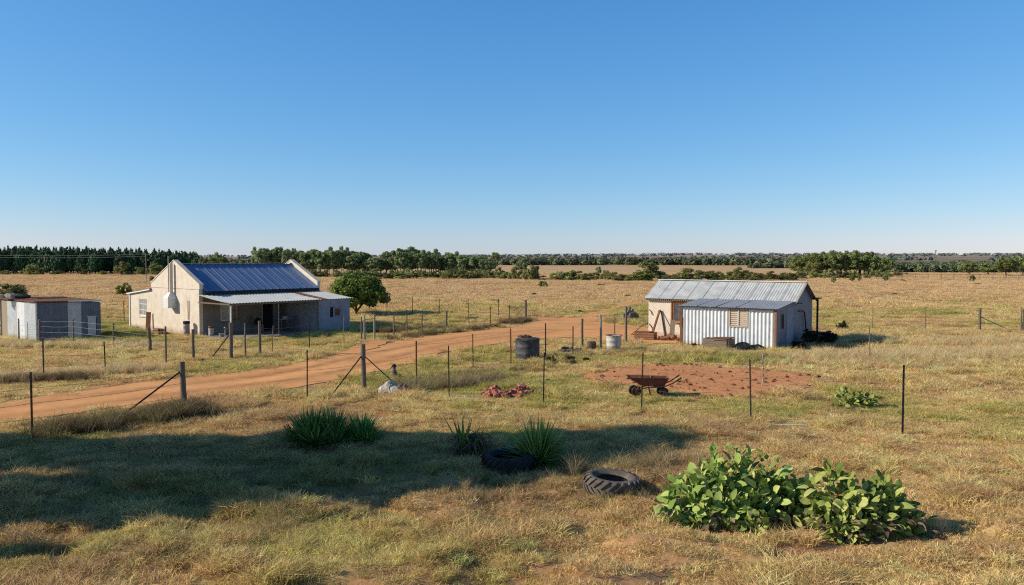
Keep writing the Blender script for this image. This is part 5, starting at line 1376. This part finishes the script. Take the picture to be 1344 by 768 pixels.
# scrub at the foot of the windbreak
x = 478
while x < 676:
    w_ = rb.uniform(16, 30)
    place(rb.choice(shr), x, 366 + rb.uniform(-.8, .6), w_, rb.uniform(10, 17), 'olive scrub bush at the foot of the windbreak beyond the pasture', 'scrub below the windbreak')
    x += w_ * rb.uniform(.45, .75)
x = 330
while x < 670:
    w_ = rb.uniform(14, 24)
    place(rb.choice(shr), x, 364.2 + rb.uniform(-.3, .3), w_, rb.uniform(9, 14), 'olive scrub bush at the foot of the windbreak beyond the pasture', 'scrub below the windbreak')
    x += w_ * rb.uniform(.7, 1.1)
for px, b, w, h, pr, lb in ((650, 356, 14, 25, gums[1], 'dark upright tree at the right end of the windbreak'), (684, 367, 18, 30, gums[2], 'tall tree left of the pale rounded tree past the windbreak'), (697, 368, 27, 29, shr[4], 'pale rounded tree past the right end of the windbreak'), (676, 367.5, 20, 20, shr[0], 'rounded bush left of the tall tree past the windbreak'),
                            (741, 368, 42, 17, shr[1], 'wide green bush right of the tall windbreak end trees'), (766, 368.5, 24, 12, shr[2], 'low dark bush at the right of the wide green bush'), (785, 367, 9, 18, gums[3], 'narrow sapling in the middle hedgerow'), (795, 367.5, 17, 17, shr[1], 'small dark round tree right of the narrow sapling'),
                            (812, 369, 30, 10, shr[3], 'low bush left of the biggest hedgerow tree'), (850, 369, 50, 28, shr[0], 'biggest spreading tree of the middle hedgerow'), (838, 369.5, 36, 12, olive_shr[1], 'bright low bush under the biggest hedgerow tree'), (878, 369.5, 22, 12, shr[4], 'small bush right of the biggest hedgerow tree'),
                            (905, 370, 52, 20, shr[0], 'broad dome shaped bush above the left end of the cottage roof'), (940, 370, 36, 14, olive_shr[0], 'green bush above the middle of the cottage roof'), (969, 369, 32, 21, shr[3], 'dark round tree above the middle of the cottage roof'), (990, 369.5, 26, 15, shr[2], 'bush left of the hazy scrub above the cottage roof'),
                            (1012, 368, 30, 14, shr[3], 'dull bush above the right part of the cottage roof'), (1035, 368, 26, 13, shr[1], 'brown green bush left of the tall clump'), (713, 377.5, 13, 11, olive_shr[1], 'small lone yellow green bush in the middle of the pasture')):
    place(pr, px, b, w, h, lb)
x = 700
while x < 1046:
    w_ = rb.uniform(18, 34)
    place(rb.choice(shr), x, 367.2 + rb.uniform(-1.2, .8), w_, rb.uniform(9, 16), 'dull olive bush filling the middle hedgerow beyond the pasture', 'hedgerow bushes beyond the pasture')
    x += w_ * rb.uniform(.55, 1.0)
# tall clump on the right
for px, b, w, h in ((1047, 362, 24, 28), (1060, 361.5, 28, 31), (1072, 362.5, 30, 34), (1085, 361.5, 32, 35), (1098, 362, 30, 36), (1110, 361.5, 28, 34), (1122, 362, 32, 35), (1134, 361.5, 32, 34), (1144, 362, 28, 31), (1053, 360.8, 34, 29), (1078, 360.8, 40, 33), (1104, 360.6, 42, 34), (1128, 360.7, 42, 33), (1090, 360.5, 34, 34), (1116, 360.5, 34, 35), (1140, 360.6, 26, 34)):
    place(rb.choice(brd), px, b, w, h, 'tall tree with a domed crown in the dense clump right of the cottage roof', 'tall clump of trees')
for px, b, w, h in ((1052, 366, 22, 14), (1070, 365.5, 26, 16), (1089, 366, 26, 15), (1106, 366, 24, 15), (1122, 366, 18, 17), (1137, 365.5, 14, 12), (1152, 364.5, 20, 13), (1166, 364, 14, 11), (1181, 363, 20, 10)):
    place(rb.choice(shr), px, b, w, h, 'pale scrub bush at the foot of the tall clump of trees', 'scrub below the tall clump')
for px, b, w, h, lb in ((1163, 360, 22, 25, 'dark tree at the right edge of the tall clump'), (1272, 361, 26, 20, 'spreading tree standing forward in the right hand woodland'), (1297, 360.5, 28, 18, 'low spreading tree near the right woodland edge'), (1320, 363, 30, 30, 'tall wide tree near the right edge of the picture'), (1342, 362.5, 30, 33, 'tallest tree cut by the right edge of the picture')):
    place(rb.choice(brd), px, b, w, h, lb)
for px, b, w, h in ((1094, 372.5, 7, 12), (1119, 371, 9, 13), (1128, 370, 5, 9), (1162, 370, 8, 12), (1276, 371, 8, 12)):
    place(rb.choice(brd), px, b, w, h, 'stunted thin sapling on the far edge of the right pasture', 'saplings on the far pasture edge')
place(shr[1], 1185, 369.5, 8, 4, 'tiny dark bush alone on the far right pasture')
for px, b, lb in ((1105, 435, 'small dark shrub behind the cottage shadow'),):
    place(shrub_proto(71, 'leaf_dark', 500, .09, 'dark_shrub'), px, b, 16, 19, lb)
ds = shrub_proto(72, 'leaf_dark', 900, .07, 'shade_bush')
for px, b, w, h, lb in ((1061, 454, 34, 27, 'dark bush against the shaded gable of the cottage'), (1083, 450, 34, 20, 'dark bush beside the porch step of the cottage'), (1047, 459, 26, 15, 'low dark bush at the foot of the cottage gable')):
    place(ds, px, b, w, h, lb)
sb = shrub_proto(73, 'leaf_dark', 700, .08, 'verge_bush')
for px, b, w, h, lb in ((723, 477, 16, 11, 'dark low weed bush at the right side of the black tank'), (748, 476, 20, 11, 'dark low weed bush further right of the black tank'), (769, 474, 11, 6, 'smallest dark weed tuft right of the black tank'),
                        (458, 452, 10, 5, 'tiny brown weed below the side room of the farmhouse'), (911, 455, 8, 6, 'small grey weed at the foot of the white corrugated wall'), (267, 476, 9, 7, 'dark weed clump near the braced yard post'), (824, 390, 10, 4, 'small dark tussock on the pasture above the track'), (762, 410, 9, 4, 'dark tussock beside the bend of the track')):
    place(sb, px, b, w, h, lb)

tus = [shrub_proto(90, 'leaf_shrub', 500, .08, 'tussock', 'tussock')]
rq = random.Random(77)
for k in range(26):
    px, b = rq.uniform(560, 1330), 372 + 58 * rq.random() ** 1.2
    if 830 < px < 1100 and b > 372: continue
    if inside(road_poly, np.array([at(px, b).x]), np.array([at(px, b).y]))[0]: continue
    q = (b - 337) / 60
    place(tus[0], px, b, rq.uniform(6, 15) * (.5 + q), rq.uniform(1.4, 2.6) * (.6 + q), 'low olive tussock scattered over the straw coloured pasture', 'tussocks on the pasture')
# woods and far scrub that read as one mass
def wood(name, runs, mat, size, n_per, label):
    """runs: (px0, px1, base0, base1, top0, top1, step): many small crowns massed together"""
    C = []
    r = random.Random(len(runs) * 7 + int(runs[0][0]))
    for (x0, x1, b0, b1, t0, t1, st) in runs:
        x = x0
        while x < x1:
            k = (x - x0) / (x1 - x0)
            b = b0 + (b1 - b0) * k + r.uniform(-.5, .5) * .5
            h = max(1.0, (b - (t0 + (t1 - t0) * k)) * r.uniform(.6, 1.1))
            g = at(x, b); g.z = float(hgt(g.x, g.y)); s = g.y / FPX
            H = h * s; Wd = H * r.uniform(.45, .9)
            C.append((g.x, g.y, g.z + H * .5, Wd, Wd, H * .5, 1))
            x += st * r.uniform(.5, 1.5)
    V, F = leafcloud(C, n_per * len(C), size, up=.8, shell=.3)
    o = link_mesh(name, np_mesh(name, V, F), mat)
    tag(o, label, 'woodland', kind='stuff')
wood('woodland', [(1150, 1420, 357, 358.5, 346, 345, 4), (1150, 1420, 355, 356, 344, 343, 4), (1150, 1420, 353, 354, 342.5, 341.5, 4)], M['leaf_mid'], .55, 220, 'dark olive woodland strip along the right horizon')
wood('far_hedgerow', [(655, 790, 348, 348, 339, 338, 4), (790, 1060, 347.5, 348.5, 337.5, 338, 4.5), (655, 1060, 345, 345, 337, 337, 4)], M['leaf_mid'], .9, 150, 'distant line of round trees across the middle horizon')
wood('far_scrub', [(262, 345, 352, 352, 341, 341, 5), (262, 700, 346, 346, 339, 339, 5), (985, 1050, 352, 352, 345, 345, 4)], M['leaf_mid'], .9, 90, 'distant scrub showing through the gap above the blue roof')
def ridge(name, rows, mat, label):
    C = []; r = random.Random(5)
    for (px0, px1, Y, hm, st, gap) in rows:
        x = (px0 - 672) / FPX * Y; x1 = (px1 - 672) / FPX * Y
        while x < x1:
            if fbm(x / (Y * .05), Y / 50., 61, 3) > gap:
                y = Y * r.uniform(.97, 1.03); h = hm * r.uniform(.5, 1.15); w = h * r.uniform(.7, 1.6)
                C.append((x, y, float(hgt(x, y)) + h * .45, w, w, h * .5, 1))
            x += st * r.uniform(.4, 1.6)
    V, F = leafcloud(C, 26 * len(C), 1.8, up=.8, shell=.3)
    o = link_mesh(name, np_mesh(name, V, F), mat); tag(o, label, 'woodland', kind='stuff')
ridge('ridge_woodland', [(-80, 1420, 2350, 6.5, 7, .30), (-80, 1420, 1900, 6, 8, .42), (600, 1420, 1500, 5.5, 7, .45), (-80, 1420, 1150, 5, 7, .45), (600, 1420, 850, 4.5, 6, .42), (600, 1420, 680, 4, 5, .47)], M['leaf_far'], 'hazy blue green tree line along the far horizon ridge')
# wind pump far away on the ridge
o = empty('wind_pump', (505, 1000, float(hgt(505, 1000))), 0, 'tiny wind pump tower on the right horizon', 'wind pump')
m = MB()
for sx, sy in ((-1, -1), (1, -1), (1, 1), (-1, 1)): m.bar((sx * 1.1, sy * 1.1, -.1), (sx * .15, sy * .15, 9), .14, .14)
for z, q in ((2.5, .84), (5, .57), (7.3, .33)): m.box(-q, q, -q - .05, -q + .05, z, z + .1); m.box(-q, q, q - .05, q + .05, z, z + .1)
m.build('tower', M['dark_steel'], o)
m = MB()
for k in range(14):
    a = 2 * PI * k / 14; m.bar((math.cos(a) * .25, -.5, 9.4 + math.sin(a) * .25), (math.cos(a) * 1.5, -.5, 9.4 + math.sin(a) * 1.5), .3, .03, .5)
m.build('fan', M['grey_steel'], o)
m = MB(); m.box(-.03, .03, -.6, 1.4, 9.3, 9.45); m.box(-.02, .02, 1.4, 2.4, 9.0, 9.9); m.build('tail_vane', M['grey_steel'], o)
# power line in front of the plantation
o = empty('power_line', at(192, 372), 0, 'thin power line on two poles crossing in front of the dark plantation', 'power line')
o0 = Vector(o.location)
ends = []
for px, b in ((192, 372), (-60, 372)):
    g = at(px, b); m = MB(); m.tube([g - o0 + Vector((0, 0, -.1)), g - o0 + Vector((0, 0, 5.1))], .06, 7); m.bar(g - o0 + Vector((-.4, 0, 4.9)), g - o0 + Vector((.4, 0, 4.9)), .08, .08); m.build('pole', M['wood_grey'], o); ends.append(g)
for dz in (4.96, 4.6):
    m = MB(); a, b = [e - o0 + Vector((0, 0, dz)) for e in ends]
    m.tube([a.lerp(b, t) - Vector((0, 0, 1.2 * t * (1 - t))) for t in np.linspace(0, 1, 14)], .018, 4, False); m.build('wire', M['pale_wire'], o)
# rail fence far on the right pasture
root = empty('rail_fence', at(1150, 368), 0, 'faint post and rail fence along the far edge of the right pasture', 'fence')
o0 = Vector(root.location); last = None
for k in range(14):
    g = at(1150 + k * 17, 367 + .15 * k); m = MB(); m.tube([g - o0 + Vector((0, 0, -.1)), g - o0 + Vector((0, 0, 1.25))], .06, 6); m.build('post', M['wood'], root)
    if last is not None:
        for z in (.6, 1.1):
            m = MB(); m.tube([last - o0 + Vector((0, 0, z)), g - o0 + Vector((0, 0, z))], .03, 5, False); m.build('rail', M['wood'], root)
    last = g

# ------------------------------------------------------------------ grass
TUFTS = bpy.data.collections.new('grass_tufts')
def tuft(kind, seed, n, rad, L, W, lean, droop):
    rng = np.random.default_rng(seed)
    a = rng.uniform(0, 2 * PI, n); q = np.sqrt(rng.random(n)) * rad
    base = np.stack([np.cos(a) * q, np.sin(a) * q, np.full(n, -.01)], 1)
    d = np.stack([rng.normal(0, lean, n) + np.cos(a) * q / rad * lean * .6, rng.normal(0, lean, n) + np.sin(a) * q / rad * lean * .6, np.ones(n)], 1)
    V, F = blades(base, d, rng.uniform(L[0], L[1], n), rng.uniform(W[0], W[1], n), rng.uniform(droop[0], droop[1], n))
    V[:, 2] = np.maximum(V[:, 2], -.01)
    me = np_mesh('grass_tuft', V, F); me.materials.append(M['grass'])
    o = bpy.data.objects.new('tuft_%02d' % len(TUFTS.objects), me); TUFTS.objects.link(o)
for s in range(4): tuft('short', s, 110, .20, (.035, .10), (.006, .012), .55, (.1, .6))          # 0-3 cropped sward
for s in range(3): tuft('mid', 10 + s, 90, .16, (.10, .24), (.006, .012), .40, (.1, .6))            # 4-6 loose tufts
for s in range(3): tuft('tall', 20 + s, 42, .13, (.30, .65), (.006, .011), .22, (.05, .5))          # 7-9 tall straw
for s in range(3): tuft('field', 30 + s, 130, .55, (.12, .36), (.02, .045), .35, (.1, .5))          # 10-12 far sward, coarse

def grass_object(name, X, Y, kind, scl, colr, label):
    n = len(X)
    me = bpy.data.meshes.new(name); me.vertices.add(n)
    Z = hgt(X, Y)
    me.vertices.foreach_set('co', np.stack([X, Y, Z], 1).astype(np.float32).ravel())
    def at_(nm, ty, arr, key):
        q = me.attributes.new(nm, ty, 'POINT'); q.data.foreach_set(key, arr)
    at_('kind', 'INT', kind.astype(np.int32), 'value'); at_('scl', 'FLOAT', scl.astype(np.float32), 'value')
    at_('spin', 'FLOAT', RNG.uniform(0, 2 * PI, n).astype(np.float32), 'value')
    c = np.ones((n, 4), np.float32); c[:, :3] = np.clip(colr, .005, .9); at_('gcol', 'FLOAT_COLOR', c.ravel(), 'color')
    o = bpy.data.objects.new(name, me); COL.objects.link(o)
    tag(o, label, 'grass', kind='stuff')
    me.materials.append(M['grass'])
    ng = bpy.data.node_groups.get('scatter_tufts')
    if ng is None:
        ng = bpy.data.node_groups.new('scatter_tufts', 'GeometryNodeTree')
        ng.interface.new_socket('Geometry', in_out='INPUT', socket_type='NodeSocketGeometry')
        ng.interface.new_socket('Geometry', in_out='OUTPUT', socket_type='NodeSocketGeometry')
        N = ng.nodes; L = ng.links
        gi = N.new('NodeGroupInput'); go = N.new('NodeGroupOutput')
        iop = N.new('GeometryNodeInstanceOnPoints'); ci = N.new('GeometryNodeCollectionInfo')
        ci.inputs['Collection'].default_value = TUFTS; ci.inputs['Separate Children'].default_value = True; ci.inputs['Reset Children'].default_value = True
        def na(nm, ty):
            k = N.new('GeometryNodeInputNamedAttribute'); k.data_type = ty; k.inputs['Name'].default_value = nm
            return k.outputs['Attribute']
        L.new(gi.outputs[0], iop.inputs['Points']); L.new(ci.outputs[0], iop.inputs['Instance'])
        iop.inputs['Pick Instance'].default_value = True
        L.new(na('kind', 'INT'), iop.inputs['Instance Index'])
        cx = N.new('ShaderNodeCombineXYZ'); L.new(na('spin', 'FLOAT'), cx.inputs['Z'])
        er = N.new('FunctionNodeEulerToRotation'); L.new(cx.outputs[0], er.inputs[0]); L.new(er.outputs[0], iop.inputs['Rotation'])
        L.new(na('scl', 'FLOAT'), iop.inputs['Scale'])
        L.new(iop.outputs[0], go.inputs[0])
    md = o.modifiers.new('scatter', 'NODES'); md.node_group = ng
    return o

def scatter(y0, y1, dens, margin=1.12):
    """uniform points in the visible wedge, a little wider than the picture"""
    w1 = y1 * .611 * margin + 4
    n = int((y1 - y0) * 2 * w1 * dens)
    x = RNG.uniform(-w1, w1, n); y = RNG.uniform(y0, y1, n)
    k = np.abs(x) < y * .611 * margin + 4
    return x[k], y[k]
HI = np.array(HM.inverted()); CI = np.array(CM.inverted()); SI = np.array(SM.inverted())
def local(Mi, x, y): return Mi[0, 0] * x + Mi[0, 1] * y + Mi[0, 3], Mi[1, 0] * x + Mi[1, 1] * y + Mi[1, 3]
def free(x, y):
    dr = dist_poly(road_poly, x, y); e = .15 + .75 * fbm(x / 1.3, y / 1.3, 404, 3)
    k = (~inside(road_poly, x, y) | ((dr < e * .8) & (RNG.random(len(x)) < .35))) & (~inside(spur_poly, x, y) | (RNG.random(len(x)) < .08))
    for px, py, rx, ry in ((968, 692, 1.45, .75), (1126, 708, 1.0, .7)):
        c = at(px, py); k &= (((x - c.x) / rx) ** 2 + ((y - c.y) / ry) ** 2 > 1) | (RNG.random(len(x)) < .22)
    a, b = local(HI, x, y); k &= ~((a > -.15) & (a < 8.3) & (b > -3.45) & (b < 8.8))
    k &= ~((a > -1.3) & (a < .1) & (b > -.3) & (b < 6.2) & (RNG.random(len(x)) < .8))
    a, b = local(CI, x, y); k &= ~((a > -.05) & (a < 8.1) & (b > 0) & (b < 3.3)) & ~((a > 3.2) & (a < 8.15) & (b > -2.75) & (b < .1))
    a, b = local(SI, x, y); k &= ~((a > .05) & (a < 3.3) & (b > .1) & (b < 3)) & ~((a < .1) & (a > -4.2) & (b > -.78 * a) & (b < 4))
    for px, py, r in ((803, 646.5, .5), (667, 617, .52), (692.5, 471, .5), (805.5, 459.5, .33), (650, 521, .5), (681, 520, .5), (508, 517, .55)):
        c = at(px, py); k &= (x - c.x) ** 2 + (y - c.y) ** 2 > r * r
    a, b = local(CI, x, y); k &= ~((a > 4.8) & (a < 7.2) & (b > -4.3) & (b < -2.7) & (RNG.random(len(x)) < .8)) & ~((a > 8.1) & (a < 9.6) & (b > -2.2) & (b < 5) & (RNG.random(len(x)) < .85))
    s = inside(soil_poly, x, y)
    k &= ~(s & (RNG.random(len(x)) < np.where(dist_poly(soil_poly, x, y) < e, .6, .985)))
    return k
def sw(x, y):  # share of ground that stays covered
    d = dist_poly(road_poly, x, y)
    c = np.clip(d / (.5 + 1.2 * fbm(x / 2.5, y / 2.5, 3)), 0, 1)
    bare = sstep(.56, .70, fbm(x / 1.9, y / 1.9, 55, 4)) * (y < 35)
    return np.clip(.15 + c, 0, 1) * (1 - .6 * bare)
def jitcol(c, a=.17):
    n = len(c)
    return c * (1 + RNG.normal(0, a, (n, 1))) * (1 + RNG.normal(0, .035, (n, 3)))

# near sward
x, y = scatter(8, 26, 46)
k = free(x, y); x, y = x[k], y[k]; k = RNG.random(len(x)) < sw(x, y); x, y = x[k], y[k]
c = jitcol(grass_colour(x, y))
lush = fbm(x / 1.1, y / 1.1, 44, 3)
kd = np.where((lush > .57) & (RNG.random(len(x)) < .6), RNG.integers(4, 7, len(x)), RNG.integers(0, 4, len(x)))
grass_object('short_grass', x, y, kd, RNG.uniform(.7, 1.25, len(x)) * (.7 + .6 * lush), c, 'short dry foreground grass with green patches')
# middle sward
x, y = scatter(26, 70, 13)
k = free(x, y); x, y = x[k], y[k]; k = RNG.random(len(x)) < sw(x, y); x, y = x[k], y[k]
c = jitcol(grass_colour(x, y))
lush = fbm(x / 1.8, y / 1.8, 45, 3)
kd = np.where((lush > .55) & (RNG.random(len(x)) < .5), RNG.integers(4, 7, len(x)), RNG.integers(0, 4, len(x)))
grass_object('yard_grass', x, y, kd, RNG.uniform(1.0, 1.7, len(x)) * (.75 + .5 * lush), c, 'olive and straw grass around the yard and road')
# far pasture
x, y = scatter(62, 230, 1.1, 1.06)
k = (y > 70) | (RNG.random(len(x)) < .5); x, y = x[k], y[k]
k = free(x, y); x, y = x[k], y[k]
cl_ = fbm(x / 9, y / 5, 46, 4)
c = jitcol(grass_colour(x, y), .09)
grass_object('pasture_grass', x, y, RNG.integers(10, 13, len(x)), RNG.uniform(.6, 1.1, len(x)) * (.4 + 1.1 * cl_), c, 'tawny long pasture grass reaching to the distant trees')
# tall straw and weeds
X, Y, Kk, S, Cc = [], [], [], [], []
def patch(px, py, rx, ry, n, s=(.6, 1.1), col=None, line=None, jit=.2, kinds=(7, 10)):
    if line:
        t = RNG.random(n); a, b = at(*line[0]), at(*line[1])
        x = a.x + (b.x - a.x) * t + RNG.normal(0, rx, n); y = a.y + (b.y - a.y) * t + RNG.normal(0, ry, n)
    else:
        g = at(px, py); x = g.x + RNG.normal(0, rx, n); y = g.y + RNG.normal(0, ry, n)
    k = free(x, y) & (y > 7); x, y = x[k], y[k]
    X.append(x); Y.append(y); Kk.append(RNG.integers(kinds[0], kinds[1], len(x))); S.append(RNG.uniform(*s, len(x)))
    cc = np.tile(np.array(col), (len(x), 1)) if col is not None else grass_colour(x, y)
    Cc.append(jitcol(cc, jit))
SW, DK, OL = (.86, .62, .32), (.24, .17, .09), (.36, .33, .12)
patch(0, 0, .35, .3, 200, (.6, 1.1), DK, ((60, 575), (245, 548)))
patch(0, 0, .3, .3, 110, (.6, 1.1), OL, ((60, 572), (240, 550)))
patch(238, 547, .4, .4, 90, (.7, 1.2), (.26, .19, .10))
patch(0, 0, .5, .4, 420, (.4, .8), (.85, .62, .33), ((-20, 500), (200, 486)))
patch(0, 0, .4, .3, 120, (.5, .8), DK, ((-20, 504), (110, 497)))
patch(0, 0, .7, .4, 300, (.5, .9), (.88, .65, .36), ((-20, 455), (230, 458)))
patch(0, 0, .5, .35, 240, (.3, .6), SW, ((880, 462), (1060, 470)))
patch(0, 0, 1.0, .9, 1900, (.45, .95), SW, ((1085, 472), (1420, 466)))
patch(0, 0, 1.5, .8, 500, (.5, 1.0), SW, ((1190, 452), (1420, 452)))
patch(0, 0, 1.5, .8, 400, (.3, .6), (.85, .64, .36), ((1030, 478), (1340, 480)))
patch(0, 0, .4, .5, 260, (.4, .9), (.42, .32, .16), ((515, 514), (660, 498)))
patch(0, 0, .4, .3, 120, (.3, .6), DK, ((575, 497), (690, 484)))
patch(0, 0, .6, .5, 160, (.25, .6), (.55, .43, .2), ((560, 555), (960, 556)))
patch(0, 0, .35, .35, 200, (.2, .55), (.54, .43, .2), ((300, 706), (390, 690)))
patch(360, 712, 1.1, .6, 420, (.55, 1.0), (.80, .66, .25), kinds=(4, 7))
patch(560, 740, 1.0, .5, 160, (.5, .9), (.80, .64, .25), kinds=(4, 7))
patch(340, 715, .9, .5, 60, (.2, .5), (.70, .58, .24))
patch(0, 0, .4, .3, 60, (.2, .55), (.5, .39, .18), ((590, 662), (850, 622)))
patch(0, 0, .3, .25, 26, (.4, .85), (.44, .33, .16), ((745, 628), (850, 615)))
patch(0, 0, .4, .3, 40, (.3, .8), (.5, .38, .2), ((840, 615), (880, 603)))
patch(0, 0, .3, .3, 260, (.5, .9), (.30, .2, .11), ((497, 437), (590, 433)))
patch(0, 0, .3, .3, 160, (.4, .8), DK, ((505, 446), (640, 431)))
patch(0, 0, .3, .3, 160, (.5, .9), (.26, .17, .09), ((660, 426), (692, 422)))
patch(0, 0, .8, .5, 320, (.4, .8), (.46, .36, .17), ((700, 420), (850, 424)))
patch(1204, 690, .4, .4, 8, (.4, .9), SW)
patch(0, 0, .6, .5, 200, (.3, .6), (.56, .43, .2), ((700, 470), (890, 458)))
for cpx, cpy in ((430, 590), (475, 588), (612, 604), (706, 616), (667, 634), (803, 660), (1126, 716), (960, 698), (1122, 541), (513, 518), (650, 523), (242, 545), (478, 517), (692, 477)):
    patch(cpx, cpy, .45, .12, 22, (.2, .45), (.46, .36, .16))
x = RNG.uniform(-12, 12, 300); y = RNG.uniform(10, 30, 300); k = free(x, y) & (fbm(x / 2, y / 2, 71) > .48); x, y = x[k], y[k]
X.append(x); Y.append(y); Kk.append(RNG.integers(7, 10, len(x))); S.append(RNG.uniform(.18, .42, len(x))); Cc.append(jitcol(grass_colour(x, y) * 1.1))
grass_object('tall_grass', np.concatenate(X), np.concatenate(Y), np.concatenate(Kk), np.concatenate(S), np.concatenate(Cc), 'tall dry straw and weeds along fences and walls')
# clods on the garden plot
m = MB(); rc_ = random.Random(9); n = 0
xs = [p[0] for p in soil_poly]; ys = [p[1] for p in soil_poly]
while n < 200:
    x, y = rc_.uniform(min(xs), max(xs)), rc_.uniform(min(ys), max(ys))
    if inside(soil_poly, np.array([x]), np.array([y]))[0]:
        s = rc_.choice((.02, .025, .03, .04, .06)); m.blob((x, y, .05 + s * .2), (s * rc_.uniform(.8, 1.6), s, s * .7), n, .3, 6); n += 1
tag(m.build('soil_clods', M['clod'], None), 'loose clods of earth over the red garden plot', 'clods', kind='stuff')

# ------------------------------------------------------------------ light, sky, camera
w = bpy.data.worlds.new('World'); SC.world = w; w.use_nodes = True
n = w.node_tree; bg = n.nodes['Background']
sk = n.nodes.new('ShaderNodeTexSky'); sk.sky_type = 'NISHITA'; sk.sun_disc = False
sun_vec = Vector((-math.cos(AZ) * math.cos(EL), -math.sin(AZ) * math.cos(EL), math.sin(EL)))
sk.sun_elevation = EL; sk.sun_rotation = math.atan2(sun_vec.x, sun_vec.y)
sk.altitude = 900; sk.air_density = 1.0; sk.dust_density = .2; sk.ozone_density = 2.2
sep = n.nodes.new('ShaderNodeSeparateColor'); cmb = n.nodes.new('ShaderNodeCombineColor')
n.links.new(sk.outputs[0], sep.inputs[0])
for i, (p_, k_) in enumerate(((1.30, .905 * .119 ** .30), (.867, .885 * .1195 ** -.133), (.60, 1.052 * .12 ** -.40))):   # deeper, clearer blue
    pw = n.nodes.new('ShaderNodeMath'); pw.operation = 'POWER'; pw.inputs[1].default_value = p_
    ml = n.nodes.new('ShaderNodeMath'); ml.operation = 'MULTIPLY'; ml.inputs[1].default_value = k_
    n.links.new(sep.outputs[i], pw.inputs[0]); n.links.new(pw.outputs[0], ml.inputs[0]); n.links.new(ml.outputs[0], cmb.inputs[i])
tcw = n.nodes.new('ShaderNodeTexCoord'); sx = n.nodes.new('ShaderNodeSeparateXYZ'); n.links.new(tcw.outputs['Generated'], sx.inputs[0])
zen = maprange(n, sx.outputs['Z'], .30, .80, 1.0, .42)
vm = n.nodes.new('ShaderNodeVectorMath'); vm.operation = 'SCALE'; n.links.new(cmb.outputs[0], vm.inputs[0]); n.links.new(zen, vm.inputs['Scale'])
hz_ = mixc(n, maprange(n, sx.outputs['Z'], .0, .24), (.86, .90, .93), (.97, .98, .98))
n.links.new(mixc(n, 1.0, vm.outputs[0], hz_, 'MULTIPLY'), bg.inputs['Color']); bg.inputs['Strength'].default_value = .12
sd = bpy.data.lights.new('sun', 'SUN'); sd.energy = 5.0; sd.angle = R(.53); sd.color = (1, .92, .79)
so = bpy.data.objects.new('sun', sd); COL.objects.link(so)
so.rotation_euler = (-sun_vec).to_track_quat('-Z', 'Y').to_euler()
so.location = sun_vec * 60
cd = bpy.data.cameras.new('camera'); cd.sensor_width = 36; cd.lens = 36 * FPX / 1344
cd.clip_end = 8000; cd.clip_start = .1
co = bpy.data.objects.new('camera', cd); COL.objects.link(co)
co.location = (0, 0, CAMH); co.rotation_euler = (PI / 2 - PITCH, 0, 0)
SC.camera = co
SC.view_settings.view_transform = 'Standard'; SC.view_settings.look = 'None'; SC.view_settings.exposure = 0
SC.cycles.use_denoising = False
SC.cycles.filter_width = 1.15
SC.cycles.max_bounces = 5; SC.cycles.diffuse_bounces = 2; SC.cycles.transparent_max_bounces = 4
